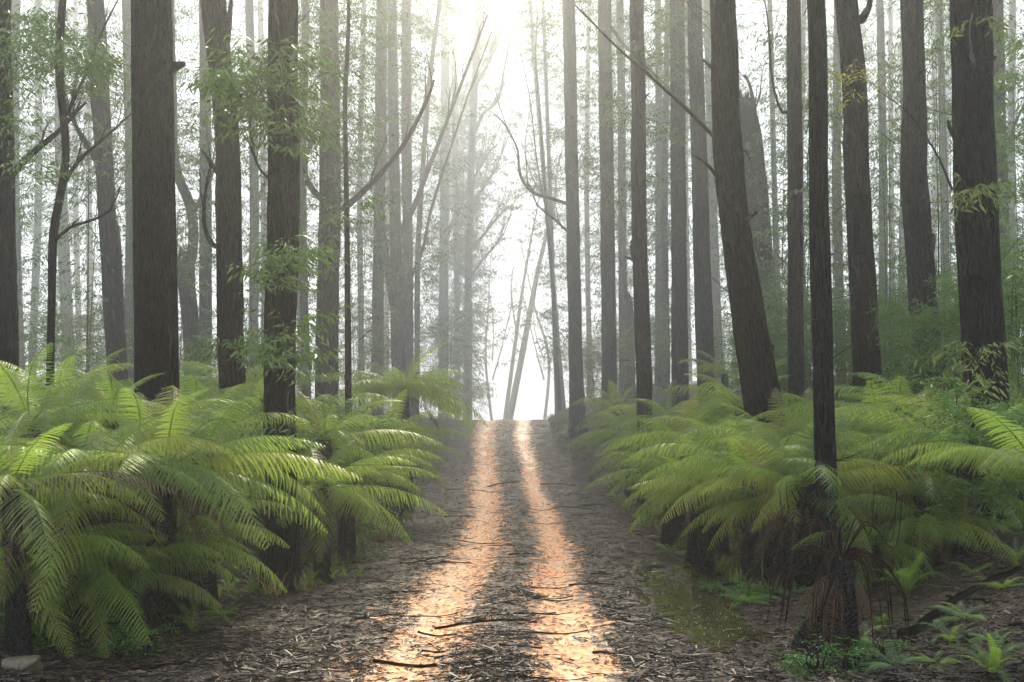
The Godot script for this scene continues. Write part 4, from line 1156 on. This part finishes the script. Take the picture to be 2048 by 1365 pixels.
func build_floor_plants() -> void:
	ground_fern(1815, 1190, 0.62, "lush rosette of upright ground fern beside the grey fallen log", {"n": 20})
	ground_fern(1885, 1110, 0.6, "ground fern with tall pale new fronds behind the rosette", {"n": 14})
	ground_fern(1290, 1055, 0.5, "bright ground fern beside the small orange stone", {"n": 20})
	ground_fern(1985, 1350, 0.5, "dark green ground fern beside the dead log's lower end", {"n": 20})
	ground_fern(1905, 1290, 0.45, "grey-green lacy fern in front of the grey fallen log", {"n": 12, "mat": "fern_blue"})
	ground_fern(2035, 1130, 0.5, "blue-green fern clump on the rising bank", {"n": 10, "mat": "fern_blue"})
	ground_fern(385, 1270, 0.55, "low dark fern arching at the edge of the leaf litter", {"n": 10, "mat": "fern_deep"})
	ground_fern(165, 1280, 0.35, "small fresh fern tuft above the mossy rock", {"n": 7, "mat": "fern_mid"})
	for a in [[420, 1160, 0.55], [455, 1185, 0.5], [395, 1130, 0.55], [470, 1150, 0.45], [430, 1205, 0.4], [500, 1190, 0.35]]:
		ground_fern(a[0], a[1], a[2], "bright ground fern in the clump between the skirted fern and black trunk", {"group": "ground ferns by the black trunk", "n": 15})
	for a in [[620, 1175, 0.4], [660, 1165, 0.4], [640, 1150, 0.45], [690, 1160, 0.3], [720, 1155, 0.25]]:
		ground_fern(a[0], a[1], a[2], "low fern in the verge patch beyond the black trunk", {"group": "ferns of the verge patch", "n": 14, "mat": "fern_mid"})
	for a in [[1740, 1130], [1780, 1120], [1840, 1085], [1930, 1080], [1990, 1060], [1720, 1180], [1235, 995], [1250, 965], [815, 1075], [1490, 1210], [1310, 1030]]:
		ground_fern(a[0], a[1], rng.randf_range(0.3, 0.48), "small fern scattered on the shaded floor under the tree ferns", {"group": "small scattered ferns", "lacy": true, "n": 12})
	for a in [[30, 1235], [95, 1250], [140, 1225], [215, 1240], [270, 1255], [320, 1265], [60, 1265], [345, 1235], [300, 1220], [445, 1235], [1770, 1250], [1710, 1290], [1950, 1150], [2010, 1180], [1870, 1330], [1790, 1340], [1930, 1240], [1590, 1190], [1700, 1100], [1650, 1080], [1820, 1120], [1980, 1290], [760, 1070], [700, 1120], [1345, 1110], [1400, 1130]]:
		ground_fern(a[0], a[1], rng.randf_range(0.22, 0.42), "little lacy fern on the floor beneath the tree ferns", {"group": "little lacy ferns", "lacy": true, "n": rng.randi_range(6, 13), "mat": ["fern_mid", "fern_mid", "blechnum", "fern_blue"][rng.randi() % 4]})
	# grass along the verges
	var gb := MB.new()
	for k in 34:
		var a := rng.randf() * TAU
		var d := Vector3(cos(a), rng.randf_range(0.9, 2.6), sin(a)).normalized()
		var l := rng.randf_range(0.14, 0.34)
		var sd := Vector3(-sin(a), 0, cos(a)) * 0.005
		var p := Vector3(rng.randfn(), 0, rng.randfn()) * 0.05
		var q := p + d * l * 0.6
		var t := p + d * l - Vector3(0, l * 0.2, 0) + Vector3(cos(a), 0, sin(a)) * l * 0.2
		gb.tri(p - sd, p + sd, q + sd)
		gb.tri(p - sd, q + sd, q - sd)
		gb.tri(q - sd, q + sd, t)
	var gmesh := gb.mesh()
	var gt := []
	var gc := []
	for k in 420:
		var z := rng.randf_range(13.0, 45.0)
		var side := 1.0 if rng.randf() < 0.62 else -1.0
		var edge := lerpf(3.2, 2.0, smoothstep(20.0, 42.0, z)) if side > 0.0 else lerpf(2.7, 2.2, smoothstep(20.0, 42.0, z))
		var x := along(MIDL, z) + side * (edge + absf(rng.randfn()) * 0.7)
		if pond_in(x, z) < 1.3: continue
		gt.append(Transform3D(Basis(Vector3.UP, rng.randf() * TAU).scaled(Vector3.ONE * rng.randf_range(0.6, 1.3)), Vector3(x, ground(x, z) - 0.01, -z)))
		var b := rng.randf_range(0.6, 1.3)
		gc.append((Color(0.10, 0.14, 0.025) if rng.randf() < 0.6 else Color(0.20, 0.15, 0.05)) * b)
	var gr := multi("verge_grass", gmesh, M["leaf"], self, gt, gc)
	gr.set_meta("label", "thin green and straw grass along both road verges")
	gr.set_meta("category", "grass")
	# low herbs
	for a in [[210, 1305, 0.28], [250, 1300, 0.25], [110, 1300, 0.35], [70, 1290, 0.35], [290, 1310, 0.2], [160, 1300, 0.3], [40, 1270, 0.3], [1700, 1340, 0.25], [1640, 1345, 0.22], [1760, 1330, 0.2], [1420, 1195, 0.15], [1500, 1200, 0.16], [1655, 1270, 0.2]]:
		shrub(on_ground(a[0], a[1]), a[2], a[2] * 2.0, 40, "low tuft of small-leaved herb on the dark forest floor", {"name": "herb_tuft", "category": "herb", "group": "herb tufts on the forest floor", "stems": 6, "kind": 3, "herb": true})
	rock_at(45, 1338, Vector3(0.36, 0.22, 0.26), "squared mossy orange rock at the edge of the leaf litter")
	rock_at(265, 1290, Vector3(0.26, 0.12, 0.2), "flat brown stone half buried beside the herb tufts")
	rock_at(1303, 1080, Vector3(0.22, 0.16, 0.18), "small orange stone beside the bright ground fern")
	rock_at(1276, 1072, Vector3(0.13, 0.1, 0.1), "smaller rounded stone touching the bright ground fern")
	rock_at(1855, 1243, Vector3(0.18, 0.13, 0.15), "pale tan stone in front of the lush rosette fern")
	fallen_stick(1370, 1240, 1540, 1175, 0.032, "stick_orange", "splintered orange-brown branch lying out of the puddle", {"lift": 0.06})
	fallen_stick(1545, 1195, 1640, 1160, 0.035, "stick_pale", "pale branch end pointing at the pole trunk's foot", {"forks": 2})
	fallen_stick(1800, 1275, 2040, 1165, 0.055, "twig_pale", "grey weathered log slanting up the bank", {"name": "fallen_log", "forks": 3, "lift": 0.1})
	fallen_stick(1895, 1195, 1975, 1210, 0.02, "stick_orange", "short split orange stick beside the rosette fern")
	fallen_stick(1950, 1275, 2035, 1300, 0.018, "twig_pale", "forked bare grey stick under the blue-green fern", {"forks": 3})
	fallen_stick(260, 1345, 380, 1330, 0.022, "stick", "dark wet branch lying before the flat brown stone", {"forks": 1})
	fallen_stick(700, 1245, 800, 1232, 0.015, "stick", "pair-like long bark strip on the verge beside the wheel track")
	fallen_stick(870, 1260, 1075, 1248, 0.016, "stick", "long black stick spanning the middle ridge of the road", {"forks": 2})
	fallen_stick(745, 1325, 980, 1330, 0.018, "stick", "curved dark stick across the near wheel track", {"forks": 3})
	fallen_stick(800, 1128, 890, 1115, 0.016, "stick", "brown stick with a bent tip on the road shoulder", {"forks": 1})
	fallen_stick(975, 975, 1040, 965, 0.02, "stick_pale", "short forked twig bundle on the central ridge below the crest", {"forks": 5})
	fallen_stick(1080, 970, 1150, 974, 0.018, "stick", "straight dark stick at the track edge below the crest", {"forks": 1})
	for k in 46:
		var py := 880.0 + 480.0 * pow(rng.randf(), 0.8)
		var px := 1024.0 + rng.randf_range(-0.42, 0.42) * (py - 560.0)
		var l := rng.randf_range(40, 130) * (py - 600.0) / 600.0
		fallen_stick(px, py, px + l, py + rng.randf_range(-0.08, 0.08) * l, rng.randf_range(0.006, 0.014), "stick" if k % 4 else "stick_pale", "dark wet stick lying crosswise on the road litter", {"name": "road_stick", "group": "sticks littering the road", "forks": 1 if k % 3 == 0 else 0})

func build_litter() -> void:
	# wet fallen leaves, bark flakes and twigs
	var lf := MB.new()
	lf.tri(Vector3(-0.05, 0, 0), Vector3(0.0, 0.008, 0.012), Vector3(0.055, 0.003, 0))
	lf.tri(Vector3(-0.05, 0, 0), Vector3(0.055, 0.003, 0), Vector3(0.0, 0.008, -0.012))
	var lmesh := lf.mesh()
	var bk := MB.new()
	bk.tri(Vector3(-0.14, 0.0, 0.010), Vector3(0.13, 0.012, 0.012), Vector3(-0.12, 0.004, -0.010))
	bk.tri(Vector3(-0.12, 0.004, -0.010), Vector3(0.13, 0.012, 0.012), Vector3(0.15, 0.004, -0.008))
	var bmesh := bk.mesh()
	var tg := MB.new()
	tube(tg, [Vector3(-0.15, 0, 0), Vector3(-0.03, 0.012, 0.01), Vector3(0.06, 0.008, -0.012), Vector3(0.16, 0.003, 0)], [0.004, 0.004, 0.003, 0.002], 4, 0.0, 1.0, 1.0)
	var tmesh := tg.mesh()
	var pal := [Color(0.035, 0.019, 0.010), Color(0.055, 0.028, 0.014), Color(0.022, 0.014, 0.009), Color(0.085, 0.045, 0.022), Color(0.05, 0.038, 0.028), Color(0.13, 0.068, 0.03), Color(0.03, 0.02, 0.014)]
	var sets := [["leaf_litter", lmesh, 52000, "brown wet fallen leaves carpeting road and forest floor", 0.25], ["bark_litter", bmesh, 4500, "dark strips of fallen bark strewn over road and floor", 0.12], ["twig_litter", tmesh, 8000, "fine dark twigs strewn over road and forest floor", 0.15]]
	for s in sets:
		var tr := []
		var col := []
		while tr.size() < s[2]:
			# denser near the camera, where single pieces show
			var Z := 7.5 / (1.0 - rng.randf() * (1.0 - 7.5 / 45.0))
			var lim := 0.58 * Z + 0.6
			var x := rng.randf_range(-lim, lim)
			var u := x - along(MIDL, Z)
			if absf(u) > 6.5: continue
			var du := absf(absf(u) - 0.75)
			var keep := 1.0 if du > 0.40 else 0.12 + 0.3 * smoothstep(0.15, 0.40, du)
			keep *= 0.35 + 1.1 * clampf(0.5 + nz2.get_noise_2d(x * 0.9 + 70.0, Z * 1.8) * 1.3, 0.0, 1.0)
			if rng.randf() > keep: continue
			if pond_in(x, Z) < 1.0 and rng.randf() > 0.18: continue
			var y := ground(x, Z)
			if pond_in(x, Z) < 1.15: y = maxf(y, POND.y + 0.004)
			var yaw := rng.randfn() * 0.6 + (PI if rng.randf() < 0.5 else 0.0) if rng.randf() < 0.65 else rng.randf() * TAU
			var b := Basis.from_euler(Vector3(rng.randfn() * s[4], yaw, rng.randfn() * s[4]))
			var sc: float = rng.randf_range(0.55, 1.35) * lerpf(0.8, 1.3, smoothstep(10.0, 40.0, Z))
			tr.append(Transform3D(b.scaled(Vector3.ONE * sc), Vector3(x, y + 0.006, -Z)))
			var c: Color = pal[rng.randi() % pal.size()]
			var q := rng.randf_range(0.22, 0.68)
			col.append(Color(c.r * q, c.g * q, c.b * q))
		var o := multi(s[0], s[1], M["litter"], self, tr, col)
		o.set_meta("label", s[3])
		o.set_meta("category", "litter")
